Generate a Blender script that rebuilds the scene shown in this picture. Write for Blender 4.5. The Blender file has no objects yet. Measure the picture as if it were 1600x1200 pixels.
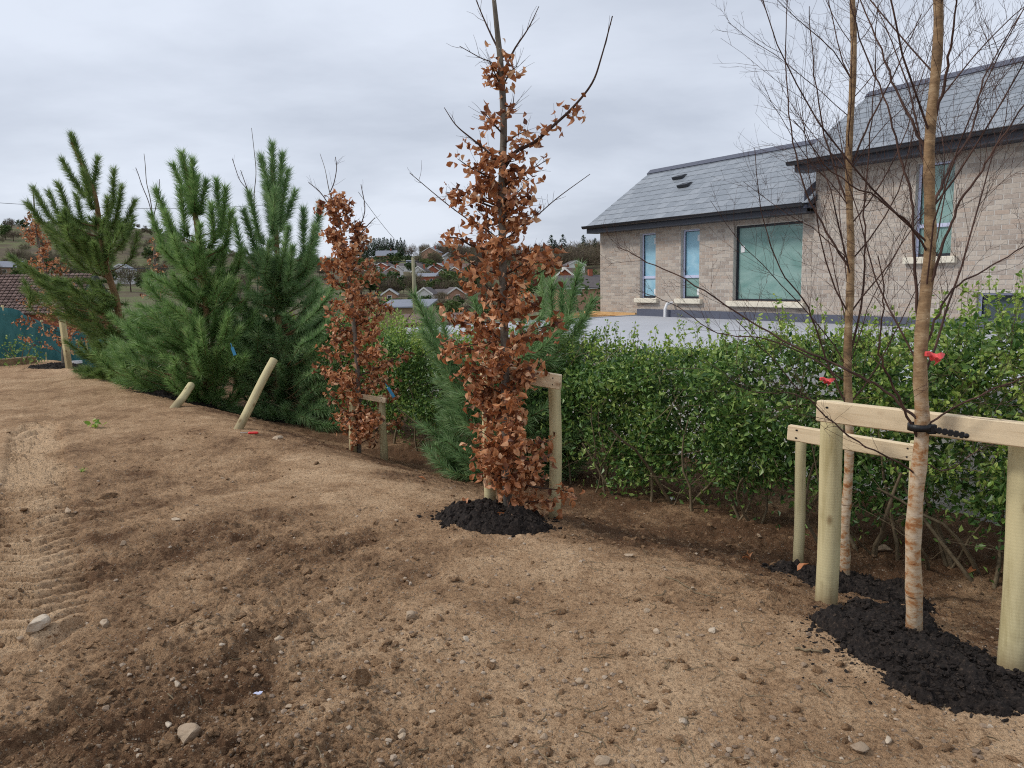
import bpy, math, random
import numpy as np
from mathutils import Vector, Matrix

# ------------------------------------------------------------------ camera, sky, sun, exposure
scn = bpy.context.scene
PITCH = math.atan(163 / 1200.0); ROLL = math.radians(1.15); ZC = 1.6; FPX = 1200.0
cam_d = bpy.data.cameras.new('camera'); cam = bpy.data.objects.new('camera', cam_d)
scn.collection.objects.link(cam); scn.camera = cam
cam_d.lens = 27.0; cam_d.sensor_width = 36.0; cam_d.clip_start = 0.05; cam_d.clip_end = 6000
_f = Vector((0, math.cos(PITCH), -math.sin(PITCH))); _u = Vector((0, math.sin(PITCH), math.cos(PITCH))); _r = Vector((1, 0, 0))
_c, _s = math.cos(ROLL), math.sin(ROLL)
CR = _c * _r - _s * _u; CU = _s * _r + _c * _u; CF = _f
cam.matrix_world = Matrix(((CR.x, CU.x, -CF.x, 0), (CR.y, CU.y, -CF.y, 0), (CR.z, CU.z, -CF.z, ZC), (0, 0, 0, 1)))

SUN_EL = math.radians(44); SUN_AZ = math.radians(268)   # azimuth clockwise from +Y: to the viewer's left
world = bpy.data.worlds.new('World'); scn.world = world; world.use_nodes = True
wt = world.node_tree; wt.nodes.clear()
def WN(t, **k):
    n = wt.nodes.new(t)
    for a, b in k.items(): setattr(n, a, b)
    return n
wo = WN('ShaderNodeOutputWorld'); sky = WN('ShaderNodeTexSky', sky_type='NISHITA')
sky.sun_disc = False; sky.sun_elevation = SUN_EL; sky.sun_rotation = SUN_AZ; sky.air_density = 1.0; sky.dust_density = 2.0
bg1 = WN('ShaderNodeBackground'); bg1.inputs['Strength'].default_value = 0.08; wt.links.new(sky.outputs[0], bg1.inputs[0])
tc = WN('ShaderNodeTexCoord'); sep = WN('ShaderNodeSeparateXYZ'); wt.links.new(tc.outputs['Generated'], sep.inputs[0])
def wmath(op, a, b):
    n = WN('ShaderNodeMath', operation=op)
    for i, v in enumerate((a, b)):
        if isinstance(v, (int, float)): n.inputs[i].default_value = v
        else: wt.links.new(v, n.inputs[i])
    return n.outputs[0]
zz = wmath('ADD', wmath('MAXIMUM', sep.outputs['Z'], 0.0), 0.22)
cmb = WN('ShaderNodeCombineXYZ'); wt.links.new(wmath('DIVIDE', sep.outputs['X'], zz), cmb.inputs[0]); wt.links.new(wmath('DIVIDE', sep.outputs['Y'], zz), cmb.inputs[1])
mp = WN('ShaderNodeMapping'); mp.inputs['Scale'].default_value = (0.7, 0.95, 1); mp.inputs['Location'].default_value = (3.1, 0.4, 0); mp.inputs['Rotation'].default_value = (0, 0, 0.35)
wt.links.new(cmb.outputs[0], mp.inputs[0])
cn = WN('ShaderNodeTexNoise'); cn.inputs['Scale'].default_value = 0.95; cn.inputs['Detail'].default_value = 7; cn.inputs['Roughness'].default_value = 0.54; cn.inputs['Distortion'].default_value = 0.15
wt.links.new(mp.outputs[0], cn.inputs['Vector'])
cr = WN('ShaderNodeValToRGB'); cr.color_ramp.elements[0].position = 0.39; cr.color_ramp.elements[1].position = 0.61
cr.color_ramp.elements[0].color = (0.435, 0.475, 0.555, 1); cr.color_ramp.elements[1].color = (0.605, 0.65, 0.735, 1)
wt.links.new(cn.outputs['Fac'], cr.inputs[0])
bg2 = WN('ShaderNodeBackground'); bg2.inputs['Strength'].default_value = 1.0; wt.links.new(cr.outputs[0], bg2.inputs[0])
mx = WN('ShaderNodeMixShader'); mx.inputs[0].default_value = 0.9
wt.links.new(bg1.outputs[0], mx.inputs[1]); wt.links.new(bg2.outputs[0], mx.inputs[2]); wt.links.new(mx.outputs[0], wo.inputs[0])

sun_d = bpy.data.lights.new('sun', 'SUN'); sun = bpy.data.objects.new('sun', sun_d); scn.collection.objects.link(sun)
sun_d.energy = 1.5; sun_d.angle = math.radians(11); sun_d.color = (1.0, 0.95, 0.88)
_sd = Vector((math.sin(SUN_AZ) * math.cos(SUN_EL), math.cos(SUN_AZ) * math.cos(SUN_EL), math.sin(SUN_EL)))
sun.rotation_euler = _sd.to_track_quat('Z', 'Y').to_euler()
vs = scn.view_settings; vs.view_transform = 'Standard'; vs.look = 'None'; vs.gamma = 1.0; vs.use_curve_mapping = False; vs.exposure = 0.42
scn.cycles.use_denoising = False; scn.cycles.filter_width = 1.1; scn.cycles.max_bounces = 6; scn.cycles.diffuse_bounces = 3; scn.cycles.transparent_max_bounces = 6

# ------------------------------------------------------------------ helpers
rng = np.random.default_rng(7); random.seed(7)
COL = scn.collection
def at(px, py, Y):
    """photo pixel -> world point at forward distance Y"""
    px = float(px); py = float(py); Y = float(Y)
    d = (px - 800) / FPX * CR - (py - 600) / FPX * CU + CF
    return Vector((0, 0, ZC)) + d * (Y / d.y)
def nrm(v): return v / (np.linalg.norm(v, axis=-1, keepdims=True) + 1e-12)
def h2(ix, iy, seed):
    n = (ix.astype(np.int64) * 374761393 + iy.astype(np.int64) * 668265263 + seed * 982451653) & 0x7fffffff
    n = ((n ^ (n >> 13)) * 1274126177) & 0x7fffffff
    n = ((n ^ (n >> 16)) * 668265263) & 0x7fffffff
    return ((n ^ (n >> 15)) & 0xffff) / 65535.0
def vn(x, y, seed=0):
    x = np.asarray(x, float); y = np.asarray(y, float)
    ix = np.floor(x); iy = np.floor(y); fx = x - ix; fy = y - iy
    fx = fx * fx * fx * (fx * (fx * 6 - 15) + 10); fy = fy * fy * fy * (fy * (fy * 6 - 15) + 10)
    a = h2(ix, iy, seed); b = h2(ix + 1, iy, seed); c = h2(ix, iy + 1, seed); d = h2(ix + 1, iy + 1, seed)
    return (a + (b - a) * fx) * (1 - fy) + (c + (d - c) * fx) * fy
def fbm(x, y, seed=0, o=4, g=0.5):
    s = 0; a = 1; t = 0
    for i in range(o):
        c, sn = math.cos(i * 1.3), math.sin(i * 1.3)
        s = s + a * vn((x * c - y * sn) * 2.03 ** i + i * 17.3, (x * sn + y * c) * 2.03 ** i - i * 9.1, seed + i); t += a; a *= g
    return s / t * 2 - 1
def sstep(a, b, x):
    t = np.clip((x - a) / (b - a), 0, 1); return t * t * (3 - 2 * t)

class MB:
    def __init__(s): s.V = []; s.Q = []; s.T = []; s.n = 0; s.mq = []; s.mt = []
    def add(s, V, Q=None, T=None, mi=0):
        V = np.asarray(V, float).reshape(-1, 3); s.V.append(V)
        if Q is not None and len(Q): Q = np.asarray(Q, np.int64).reshape(-1, 4) + s.n; s.Q.append(Q); s.mq.append(np.full(len(Q), mi))
        if T is not None and len(T): T = np.asarray(T, np.int64).reshape(-1, 3) + s.n; s.T.append(T); s.mt.append(np.full(len(T), mi))
        s.n += len(V)
    def mesh(s, name, smooth=False):
        V = np.concatenate(s.V) if s.V else np.zeros((0, 3))
        Q = np.concatenate(s.Q) if s.Q else np.zeros((0, 4), np.int64); T = np.concatenate(s.T) if s.T else np.zeros((0, 3), np.int64)
        me = bpy.data.meshes.new(name); me.vertices.add(len(V)); me.vertices.foreach_set('co', V.astype(np.float32).ravel())
        nl = Q.size + T.size; me.loops.add(nl); me.loops.foreach_set('vertex_index', np.concatenate([Q.ravel(), T.ravel()]).astype(np.int32))
        npol = len(Q) + len(T); me.polygons.add(npol)
        ls = np.concatenate([np.arange(len(Q)) * 4, Q.size + np.arange(len(T)) * 3]).astype(np.int32)
        me.polygons.foreach_set('loop_start', ls)
        mi = np.concatenate([np.concatenate(s.mq) if s.mq else np.zeros(0), np.concatenate(s.mt) if s.mt else np.zeros(0)]).astype(np.int32)
        me.polygons.foreach_set('material_index', mi)
        me.polygons.foreach_set('use_smooth', np.full(npol, bool(smooth)))
        me.update(calc_edges=True); return me
    def obj(s, name, mat, parent=None, smooth=False):
        me = s.mesh(name, smooth)
        for m in (mat if isinstance(mat, (list, tuple)) else [mat]): me.materials.append(m)
        return link(name, me, parent)
def link(name, me, parent=None):
    o = bpy.data.objects.new(name, me); COL.objects.link(o)
    if parent is not None: o.parent = parent
    return o
def tag(o, label=None, cat=None, group=None, kind=None):
    if label: o['label'] = label
    if cat: o['category'] = cat
    if group: o['group'] = group
    if kind: o['kind'] = kind
    return o
def thing(name, label, cat, loc=(0, 0, 0), group=None, rz=0.0):
    o = bpy.data.objects.new(name, None); COL.objects.link(o); o.location = loc; o.rotation_euler = (0, 0, rz); o.empty_display_size = 0.1
    return tag(o, label, cat, group)
BOXQ = [(0, 3, 2, 1), (4, 5, 6, 7), (0, 1, 5, 4), (1, 2, 6, 5), (2, 3, 7, 6), (3, 0, 4, 7)]
def box8(x0, x1, y0, y1, z0, z1):
    return [(x0, y0, z0), (x1, y0, z0), (x1, y1, z0), (x0, y1, z0), (x0, y0, z1), (x1, y0, z1), (x1, y1, z1), (x0, y1, z1)]
def abox(mb, x0, x1, y0, y1, z0, z1, mi=0): mb.add(box8(x0, x1, y0, y1, z0, z1), BOXQ, mi=mi)
def bbox_bev(x0, x1, y0, y1, z0, z1, b):
    """box with chamfered edges (44 triangles)"""
    V = []; cx, cy, cz = (x0 + x1) / 2, (y0 + y1) / 2, (z0 + z1) / 2; hx, hy, hz = (x1 - x0) / 2, (y1 - y0) / 2, (z1 - z0) / 2
    idx = {}
    for sx in (-1, 1):
        for sy in (-1, 1):
            for sz in (-1, 1):
                for k, (dx, dy, dz) in enumerate(((0, b, b), (b, 0, b), (b, b, 0))):
                    idx[(sx, sy, sz, k)] = len(V); V.append((cx + sx * (hx - dx), cy + sy * (hy - dy), cz + sz * (hz - dz)))
    Q = []; T = []
    for s in (-1, 1):
        Q.append([idx[(s, a, c, 0)] for a, c in ((-1, -1), (1, -1), (1, 1), (-1, 1))][::s])
        Q.append([idx[(a, s, c, 1)] for a, c in ((-1, -1), (1, -1), (1, 1), (-1, 1))][::-s])
        Q.append([idx[(a, c, s, 2)] for a, c in ((-1, -1), (1, -1), (1, 1), (-1, 1))][::s])
    for a in (-1, 1):
        for c in (-1, 1):
            Q.append([idx[(a, c, -1, 0)], idx[(a, c, -1, 1)], idx[(a, c, 1, 1)], idx[(a, c, 1, 0)]])
            Q.append([idx[(a, -1, c, 0)], idx[(a, -1, c, 2)], idx[(a, 1, c, 2)], idx[(a, 1, c, 0)]])
            Q.append([idx[(-1, a, c, 1)], idx[(-1, a, c, 2)], idx[(1, a, c, 2)], idx[(1, a, c, 1)]])
            for d in (-1, 1): T.append([idx[(a, c, d, k)] for k in range(3)])
    return np.array(V), Q, T
def tube(mb, pts, rad, sides=6, mi=0, cap=False):
    P = np.array([tuple(p) for p in pts], float); n = len(P); rad = np.asarray(rad, float) * np.ones(n)
    t = np.empty_like(P); t[1:-1] = P[2:] - P[:-2]; t[0] = P[1] - P[0]; t[-1] = P[-1] - P[-2]; t = nrm(t)
    m = np.abs(nrm(P[-1] - P[0])); ref = np.zeros(3); ref[int(np.argmin(m))] = 1.0
    a = nrm(np.cross(t, ref)); b = np.cross(t, a)
    ang = np.arange(sides) * 2 * math.pi / sides
    V = P[:, None, :] + rad[:, None, None] * (np.cos(ang)[None, :, None] * a[:, None, :] + np.sin(ang)[None, :, None] * b[:, None, :])
    V = V.reshape(-1, 3); i = np.arange(n - 1)[:, None] * sides; j = np.arange(sides)[None, :]; k = (j + 1) % sides
    Q = np.stack([i + j, i + k, i + sides + k, i + sides + j], -1).reshape(-1, 4); T = []
    if cap:
        V = np.concatenate([V, P[-1:], P[:1]]); e = (n - 1) * sides
        for q in range(sides): T.append((e + q, e + (q + 1) % sides, n * sides)); T.append((q, n * sides + 1, (q + 1) % sides))
    mb.add(V, Q, T, mi)
def smooth_path(pts, n=4):
    P = [np.array(tuple(p), float) for p in pts]; P = [2 * P[0] - P[1]] + P + [2 * P[-1] - P[-2]]; out = []
    for i in range(1, len(P) - 2):
        for k in range(n):
            t = k / n
            out.append(0.5 * (2 * P[i] + (P[i + 1] - P[i - 1]) * t + (2 * P[i - 1] - 5 * P[i] + 4 * P[i + 1] - P[i + 2]) * t * t + (3 * P[i] - P[i - 1] - 3 * P[i + 1] + P[i + 2]) * t ** 3))
    out.append(P[-2]); return np.array(out)
_ICO = {}
def ico(sub):
    if sub in _ICO: return _ICO[sub]
    import bmesh
    bm = bmesh.new(); bmesh.ops.create_icosphere(bm, subdivisions=sub, radius=1.0)
    V = np.array([v.co[:] for v in bm.verts]); F = np.array([[v.index for v in f.verts] for f in bm.faces]); bm.free()
    _ICO[sub] = (V, F); return V, F
def rock_shape(sub, seed, rough=0.25, cuts=7):
    V, F = ico(sub); r = np.random.default_rng(seed); V = V.copy()
    for _ in range(cuts):
        d = nrm(r.normal(size=3)); lim = r.uniform(0.38, 0.8); k = V @ d; over = np.maximum(k - lim, 0); V -= over[:, None] * d * 0.92
    V += rough * 0.25 * np.stack([fbm(V[:, 0] * 2 + 5 + seed, V[:, 1] * 2 + V[:, 2] * 1.7, seed + q, 3) for q in range(3)], -1)
    return V, F
def rand_rot(n, r=None):
    r = r or rng; q = nrm(r.normal(size=(n, 4))); w, x, y, z = q.T
    return np.stack([np.stack([1 - 2 * (y * y + z * z), 2 * (x * y - z * w), 2 * (x * z + y * w)], -1),
                     np.stack([2 * (x * y + z * w), 1 - 2 * (x * x + z * z), 2 * (y * z - x * w)], -1),
                     np.stack([2 * (x * z - y * w), 2 * (y * z + x * w), 1 - 2 * (x * x + y * y)], -1)], 1)
def scatter(mb, shapes, pos, size, squash=0.65):
    """joined lumps; shapes = list of (V,F); pos (n,3); size (n,)"""
    n = len(pos); R = rand_rot(n); which = rng.integers(0, len(shapes), n)
    for k, (V, F) in enumerate(shapes):
        m = which == k
        if not m.any(): continue
        W = np.einsum('nij,vj->nvi', R[m], V) * size[m][:, None, None]; W[..., 2] *= squash; W += pos[m][:, None, :]
        c = m.sum(); T = (F[None] + (np.arange(c) * len(V))[:, None, None]).reshape(-1, 3); mb.add(W.reshape(-1, 3), T=T)

# ------------------------------------------------------------------ materials
def srgb(r, g, b):
    f = lambda c: ((c / 255 + 0.055) / 1.055) ** 2.4 if c > 10 else c / 255 / 12.92
    return (f(r), f(g), f(b), 1)
class NT:
    def __init__(s, name):
        s.m = bpy.data.materials.new(name); s.m.use_nodes = True; s.t = s.m.node_tree; s.t.nodes.clear()
        s.out = s.n('ShaderNodeOutputMaterial')
    def n(s, t, **k):
        nd = s.t.nodes.new(t)
        for a, b in k.items(): setattr(nd, a, b)
        return nd
    def set(s, sock, v):
        if isinstance(v, bpy.types.NodeSocket): s.t.links.new(v, sock)
        elif v is not None: sock.default_value = v
    def math(s, op, a, b=0.0, clamp=False):
        nd = s.n('ShaderNodeMath', operation=op, use_clamp=clamp); s.set(nd.inputs[0], a); s.set(nd.inputs[1], b); return nd.outputs[0]
    def obj(s): return s.n('ShaderNodeTexCoord').outputs['Object']
    def pos(s): return s.n('ShaderNodeNewGeometry').outputs['Position']
    def island(s): return s.n('ShaderNodeNewGeometry').outputs['Random Per Island']
    def orand(s): return s.n('ShaderNodeObjectInfo').outputs['Random']
    def map(s, vec, scale=(1, 1, 1), loc=(0, 0, 0), rot=(0, 0, 0)):
        nd = s.n('ShaderNodeMapping'); s.set(nd.inputs[0], vec); nd.inputs['Scale'].default_value = scale; nd.inputs['Location'].default_value = loc; nd.inputs['Rotation'].default_value = rot; return nd.outputs[0]
    def noise(s, vec, scale, detail=4, rough=0.55, dist=0.0):
        nd = s.n('ShaderNodeTexNoise'); s.set(nd.inputs['Vector'], vec); nd.inputs['Scale'].default_value = scale; nd.inputs['Detail'].default_value = detail; nd.inputs['Roughness'].default_value = rough; nd.inputs['Distortion'].default_value = dist; return nd.outputs['Fac']
    def vor(s, vec, scale, out='Distance', feature='F1'):
        nd = s.n('ShaderNodeTexVoronoi', feature=feature); s.set(nd.inputs['Vector'], vec); nd.inputs['Scale'].default_value = scale; return nd.outputs[out]
    def ramp(s, fac, stops, interp='LINEAR'):
        nd = s.n('ShaderNodeValToRGB'); s.set(nd.inputs[0], fac); r = nd.color_ramp; r.interpolation = interp
        while len(r.elements) < len(stops): r.elements.new(0.5)
        for e, (p, c) in zip(r.elements, stops): e.position = p; e.color = c if len(c) == 4 else (*c, 1)
        return nd.outputs[0]
    def mix(s, fac, a, b, mode='MIX'):
        nd = s.n('ShaderNodeMix', data_type='RGBA', blend_type=mode); s.set(nd.inputs[0], fac); s.set(nd.inputs[6], a); s.set(nd.inputs[7], b); return nd.outputs[2]
    def bump(s, h, strength=0.5, dist=0.01, nrm=None):
        nd = s.n('ShaderNodeBump'); s.set(nd.inputs['Height'], h); nd.inputs['Strength'].default_value = strength; nd.inputs['Distance'].default_value = dist
        if nrm is not None: s.set(nd.inputs['Normal'], nrm)
        return nd.outputs[0]
    def bsdf(s, color, rough=0.8, normal=None, metal=0.0, spec=0.3, **k):
        nd = s.n('ShaderNodeBsdfPrincipled'); s.set(nd.inputs['Base Color'], color); s.set(nd.inputs['Roughness'], rough); s.set(nd.inputs['Metallic'], metal); s.set(nd.inputs['Specular IOR Level'], spec)
        if normal is not None: s.set(nd.inputs['Normal'], normal)
        for a, b in k.items(): s.set(nd.inputs[a], b)
        s.t.links.new(nd.outputs[0], s.out.inputs[0]); return nd
    def leaf(s, color, rough=0.5, trans=0.3, spec=0.3, tcol=None):
        p = s.bsdf(color, rough, spec=spec); tr = s.n('ShaderNodeBsdfTranslucent'); s.set(tr.inputs[0], tcol or color)
        mx = s.n('ShaderNodeMixShader'); mx.inputs[0].default_value = trans
        s.t.links.new(p.outputs[0], mx.inputs[1]); s.t.links.new(tr.outputs[0], mx.inputs[2]); s.t.links.new(mx.outputs[0], s.out.inputs[0])
M = {}
def simple(name, col, rough=0.7, spec=0.3, var=0.12, nscale=8.0, bump=0.2, bd=0.003, metal=0.0):
    t = NT(name); f = t.noise(t.obj(), nscale, 5)
    c = t.ramp(f, [(0.25, tuple(x * (1 - var) for x in col[:3])), (0.75, tuple(min(1, x * (1 + var)) for x in col[:3]))])
    t.bsdf(c, rough, t.bump(t.noise(t.obj(), nscale * 6, 3), bump, bd) if bump else None, metal, spec); M[name] = t.m; return t.m

def soil_mat(name, dry, mid, damp, attr=True):
    t = NT(name); p = t.pos()
    f1 = t.noise(p, 1.3, 6, 0.6); f2 = t.noise(p, 9, 6, 0.62); f3 = t.noise(p, 48, 5, 0.68); f4 = t.noise(p, 170, 4, 0.65)
    base = t.math('ADD', t.math('MULTIPLY', f1, 0.28), t.math('ADD', t.math('MULTIPLY', f2, 0.30), t.math('ADD', t.math('MULTIPLY', f3, 0.26), t.math('MULTIPLY', f4, 0.16))))
    if attr:
        a = t.n('ShaderNodeAttribute', attribute_name='damp').outputs['Fac']
        base = t.math('ADD', base, t.math('MULTIPLY', t.math('SUBTRACT', a, 0.5), 0.40))
    c = t.ramp(base, [(0.33, dry), (0.48, mid), (0.64, damp)])
    def grit(scale, thr, rad):
        v = t.vor(p, scale, 'Color'); vd = t.vor(p, scale); sv = t.n('ShaderNodeSeparateColor'); t.set(sv.inputs[0], v)
        return t.math('MULTIPLY', t.math('GREATER_THAN', sv.outputs[0], thr), t.math('LESS_THAN', vd, rad)), sv.outputs[1]
    g1, r1_ = grit(75, 0.80, 0.34); g2, r2_ = grit(150, 0.72, 0.36)
    gc = t.ramp(r1_, [(0.0, srgb(150, 132, 112)), (0.5, srgb(186, 170, 148)), (1.0, srgb(112, 104, 96))])
    crumb = t.ramp(f3, [(0.52, (0, 0, 0)), (0.66, (1, 1, 1))]); c = t.mix(t.math('MULTIPLY', crumb, 0.55), c, srgb(84, 64, 48))
    c = t.mix(t.math('MULTIPLY', g2, 0.55), c, t.ramp(r2_, [(0.0, srgb(196, 176, 148)), (1.0, srgb(96, 82, 68))])); c = t.mix(t.math('MULTIPLY', g1, 0.8), c, gc)
    c = t.mix(t.math('MULTIPLY', t.math('SUBTRACT', f4, 0.5), 1.6, True), c, srgb(66, 50, 38))
    hgt = t.math('ADD', t.math('ADD', t.math('MULTIPLY', f3, 1.3), t.math('MULTIPLY', f4, 0.55)), t.math('ADD', t.math('MULTIPLY', g1, 0.35), t.math('MULTIPLY', g2, 0.15)))
    t.bsdf(c, 0.95, t.bump(hgt, 1.0, 0.022), spec=0.1); M[name] = t.m
soil_mat('soil', srgb(218, 185, 148), srgb(181, 147, 113), srgb(112, 84, 62))
soil_mat('clod', srgb(196, 164, 130), srgb(160, 128, 97), srgb(112, 85, 63), False)

t = NT('far_land'); p = t.pos()
fa = t.noise(p, 0.018, 6, 0.6); fb = t.noise(p, 0.12, 6, 0.65); fc = t.math('ADD', t.math('MULTIPLY', fa, 0.6), t.math('MULTIPLY', fb, 0.4))
c = t.ramp(fc, [(0.36, srgb(88, 78, 66)), (0.50, srgb(98, 90, 72)), (0.56, srgb(100, 106, 70)), (0.62, srgb(96, 88, 72)), (0.7, srgb(84, 74, 64))])
t.bsdf(c, 0.95, spec=0.1); M['far_land'] = t.m

t = NT('mulch'); p = t.pos(); f = t.noise(p, 60, 6, 0.65)
c = t.ramp(f, [(0.3, srgb(24, 20, 18)), (0.56, srgb(46, 39, 35)), (0.74, srgb(92, 78, 66))])
t.bsdf(c, 0.85, t.bump(t.noise(p, 120, 5, 0.7), 0.9, 0.012), spec=0.25); M['mulch'] = t.m

def stone_mat(name, a, b, c3):
    t = NT(name); o = t.obj(); r = t.math('FRACT', t.math('ADD', t.orand(), t.island()))
    f = t.noise(o, 9, 6, 0.65); cc = t.ramp(t.math('ADD', t.math('MULTIPLY', r, 0.6), t.math('MULTIPLY', f, 0.4)), [(0.15, a), (0.5, b), (0.85, c3)])
    dirt = t.ramp(t.noise(t.pos(), 30, 5, 0.6), [(0.5, (0, 0, 0)), (0.68, (1, 1, 1))]); cc = t.mix(t.math('MULTIPLY', dirt, 0.6), cc, srgb(112, 88, 66))
    t.bsdf(cc, 0.85, t.bump(t.noise(t.pos(), 90, 4), 0.5, 0.006), spec=0.25); M[name] = t.m
stone_mat('stone', srgb(136, 116, 96), srgb(174, 154, 130), srgb(198, 184, 164))
stone_mat('pebble', srgb(110, 94, 80), srgb(150, 130, 110), srgb(184, 168, 148))

def wood_mat(name, a, b, knot, axis):
    t = NT(name); o = t.obj(); sc = [26, 26, 26]; sc[axis] = 1.6
    r = t.math('MULTIPLY', t.orand(), 20.0); cmb = t.n('ShaderNodeCombineXYZ'); [t.set(cmb.inputs[i], r) for i in range(3)]
    va = t.n('ShaderNodeVectorMath', operation='ADD'); t.set(va.inputs[0], o); t.set(va.inputs[1], cmb.outputs[0]); o2 = va.outputs[0]
    g = t.noise(t.map(o2, tuple(sc)), 1.0, 6, 0.65, 0.8); blot = t.noise(o2, 5, 4)
    c = t.ramp(t.math('ADD', t.math('MULTIPLY', g, 0.7), t.math('MULTIPLY', blot, 0.3)), [(0.3, b), (0.5, a), (0.7, tuple(min(1, x * 1.12) for x in a[:3]))])
    s2 = [7.0, 7.0, 7.0]; s2[axis] = 4.0
    k = t.vor(t.map(o2, tuple(s2)), 1.35); kk = t.ramp(k, [(0.06, (1, 1, 1)), (0.2, (0, 0, 0))]); c = t.mix(t.math('MULTIPLY', kk, 0.75), c, knot)
    st = t.ramp(t.noise(o2, 11, 5, 0.7), [(0.56, (0, 0, 0)), (0.72, (1, 1, 1))]); c = t.mix(t.math('MULTIPLY', st, 0.2), c, srgb(136, 124, 84))
    s3 = [55, 55, 55]; s3[axis] = 1.1; crk = t.ramp(t.noise(t.map(o2, tuple(s3)), 1.0, 3, 0.5, 0.3), [(0.66, (0, 0, 0)), (0.72, (1, 1, 1))]); c = t.mix(t.math('MULTIPLY', crk, 0.35), c, srgb(124, 102, 70))
    if axis == 2:
        zc = t.n('ShaderNodeSeparateXYZ'); t.set(zc.inputs[0], o); mud = t.math('MULTIPLY', t.math('SUBTRACT', t.math('ADD', 0.30, t.math('MULTIPLY', t.noise(o, 14, 5, 0.7), 0.22)), zc.outputs[2]), 7.0, True); c = t.mix(t.math('MULTIPLY', mud, 0.55), c, srgb(112, 90, 68))
    ring = t.n('ShaderNodeTexWave', wave_type='BANDS', bands_direction='XYZ'[axis], wave_profile='SIN'); t.set(ring.inputs['Vector'], o2); ring.inputs['Scale'].default_value = 22 if axis == 2 else 2; ring.inputs['Distortion'].default_value = 0.6
    t.bsdf(c, 0.75, t.bump(t.math('ADD', g, t.math('MULTIPLY', ring.outputs['Fac'], 0.10)), 0.4, 0.004), spec=0.2); M[name] = t.m
wood_mat('post_wood', srgb(200, 188, 146), srgb(164, 150, 106), srgb(112, 84, 52), 2)
wood_mat('rail_wood', srgb(226, 206, 172), srgb(200, 174, 138), srgb(130, 92, 58), 0)
wood_mat('raw_timber', srgb(206, 168, 118), srgb(176, 136, 90), srgb(120, 84, 50), 0)
wood_mat('old_timber', srgb(150, 128, 100), srgb(116, 96, 74), srgb(80, 62, 46), 0)

t = NT('beech_leaf'); r = t.math('FRACT', t.math('ADD', t.orand(), t.island()))
c = t.ramp(r, [(0.0, srgb(98, 58, 40)), (0.2, srgb(148, 94, 62)), (0.5, srgb(192, 126, 82)), (0.8, srgb(218, 160, 114)), (1.0, srgb(236, 196, 158))])
t.leaf(c, 0.45, 0.3, 0.4); M['beech_leaf'] = t.m
def needle_mat(name, a, b, c3):
    t = NT(name); c = t.ramp(t.math('ADD', t.math('MULTIPLY', t.island(), 0.5), t.math('MULTIPLY', t.math('SUBTRACT', t.noise(t.pos(), 4.5, 3), 0.25), 1.0)), [(0.1, a), (0.55, b), (0.9, c3)]); t.leaf(c, 0.4, 0.45, 0.5); M[name] = t.m
needle_mat('needle_yellow', srgb(74, 100, 50), srgb(118, 144, 78), srgb(170, 190, 120))
needle_mat('needle_mid', srgb(80, 116, 64), srgb(132, 168, 98), srgb(190, 212, 148))
needle_mat('needle_blue', srgb(82, 116, 72), srgb(134, 168, 110), srgb(194, 214, 160))
t = NT('hedge_leaf'); r = t.island(); zg = t.n('ShaderNodeSeparateXYZ'); t.set(zg.inputs[0], t.pos())
c = t.ramp(t.math('ADD', t.math('MULTIPLY', r, 0.55), t.math('MULTIPLY', t.noise(t.pos(), 1.6, 4), 0.55)), [(0.15, srgb(46, 76, 40)), (0.42, srgb(78, 114, 56)), (0.66, srgb(120, 152, 74)), (0.92, srgb(178, 194, 108))])
t.leaf(c, 0.42, 0.28, 0.5); M['hedge_leaf'] = t.m
t = NT('shoot_leaf'); c = t.ramp(t.island(), [(0.0, srgb(100, 136, 52)), (0.5, srgb(146, 174, 76)), (1.0, srgb(192, 206, 112))]); t.leaf(c, 0.4, 0.35, 0.4); M['shoot_leaf'] = t.m
t = NT('bush_gold'); c = t.ramp(t.island(), [(0.0, srgb(110, 122, 30)), (1.0, srgb(190, 190, 60))]); t.leaf(c, 0.5, 0.3, 0.3); M['bush_gold'] = t.m

def bark(name, a, b, scale=30, rough=0.85):
    t = NT(name); o = t.obj(); f = t.noise(t.map(o, (1, 1, 0.35)), scale, 5, 0.65); c = t.ramp(f, [(0.3, a), (0.7, b)]); t.bsdf(c, rough, t.bump(f, 0.5, 0.004), spec=0.2); M[name] = t.m
bark('beech_bark', srgb(84, 78, 70), srgb(138, 130, 118)); bark('twig', srgb(58, 44, 40), srgb(92, 72, 62)); bark('birch_twig', srgb(50, 38, 36), srgb(104, 80, 70), 14)
bark('pine_bark', srgb(96, 74, 54), srgb(150, 116, 82), 40); bark('hedge_stem', srgb(82, 72, 56), srgb(142, 126, 100), 25); bark('green_stem', srgb(86, 86, 50), srgb(130, 124, 78), 20)
t = NT('birch_bark'); o = t.obj(); sx = t.n('ShaderNodeSeparateXYZ'); t.set(sx.inputs[0], o)
hb = t.noise(t.map(o, (7, 7, 11)), 2.2, 7, 0.72, 0.25); sc = t.noise(t.map(o, (9, 9, 70)), 1.0, 4, 0.6)
low = t.ramp(hb, [(0.38, srgb(206, 188, 164)), (0.5, srgb(190, 166, 136)), (0.58, srgb(172, 124, 82)), (0.68, srgb(140, 88, 54))])
up = t.ramp(t.noise(t.map(o, (12, 12, 22)), 1.0, 5, 0.7), [(0.3, srgb(96, 78, 60)), (0.52, srgb(150, 122, 90)), (0.72, srgb(186, 162, 128))])
hh = t.math('ADD', t.math('MULTIPLY', sx.outputs[2], 1.0), t.math('MULTIPLY', hb, 0.5))
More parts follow.
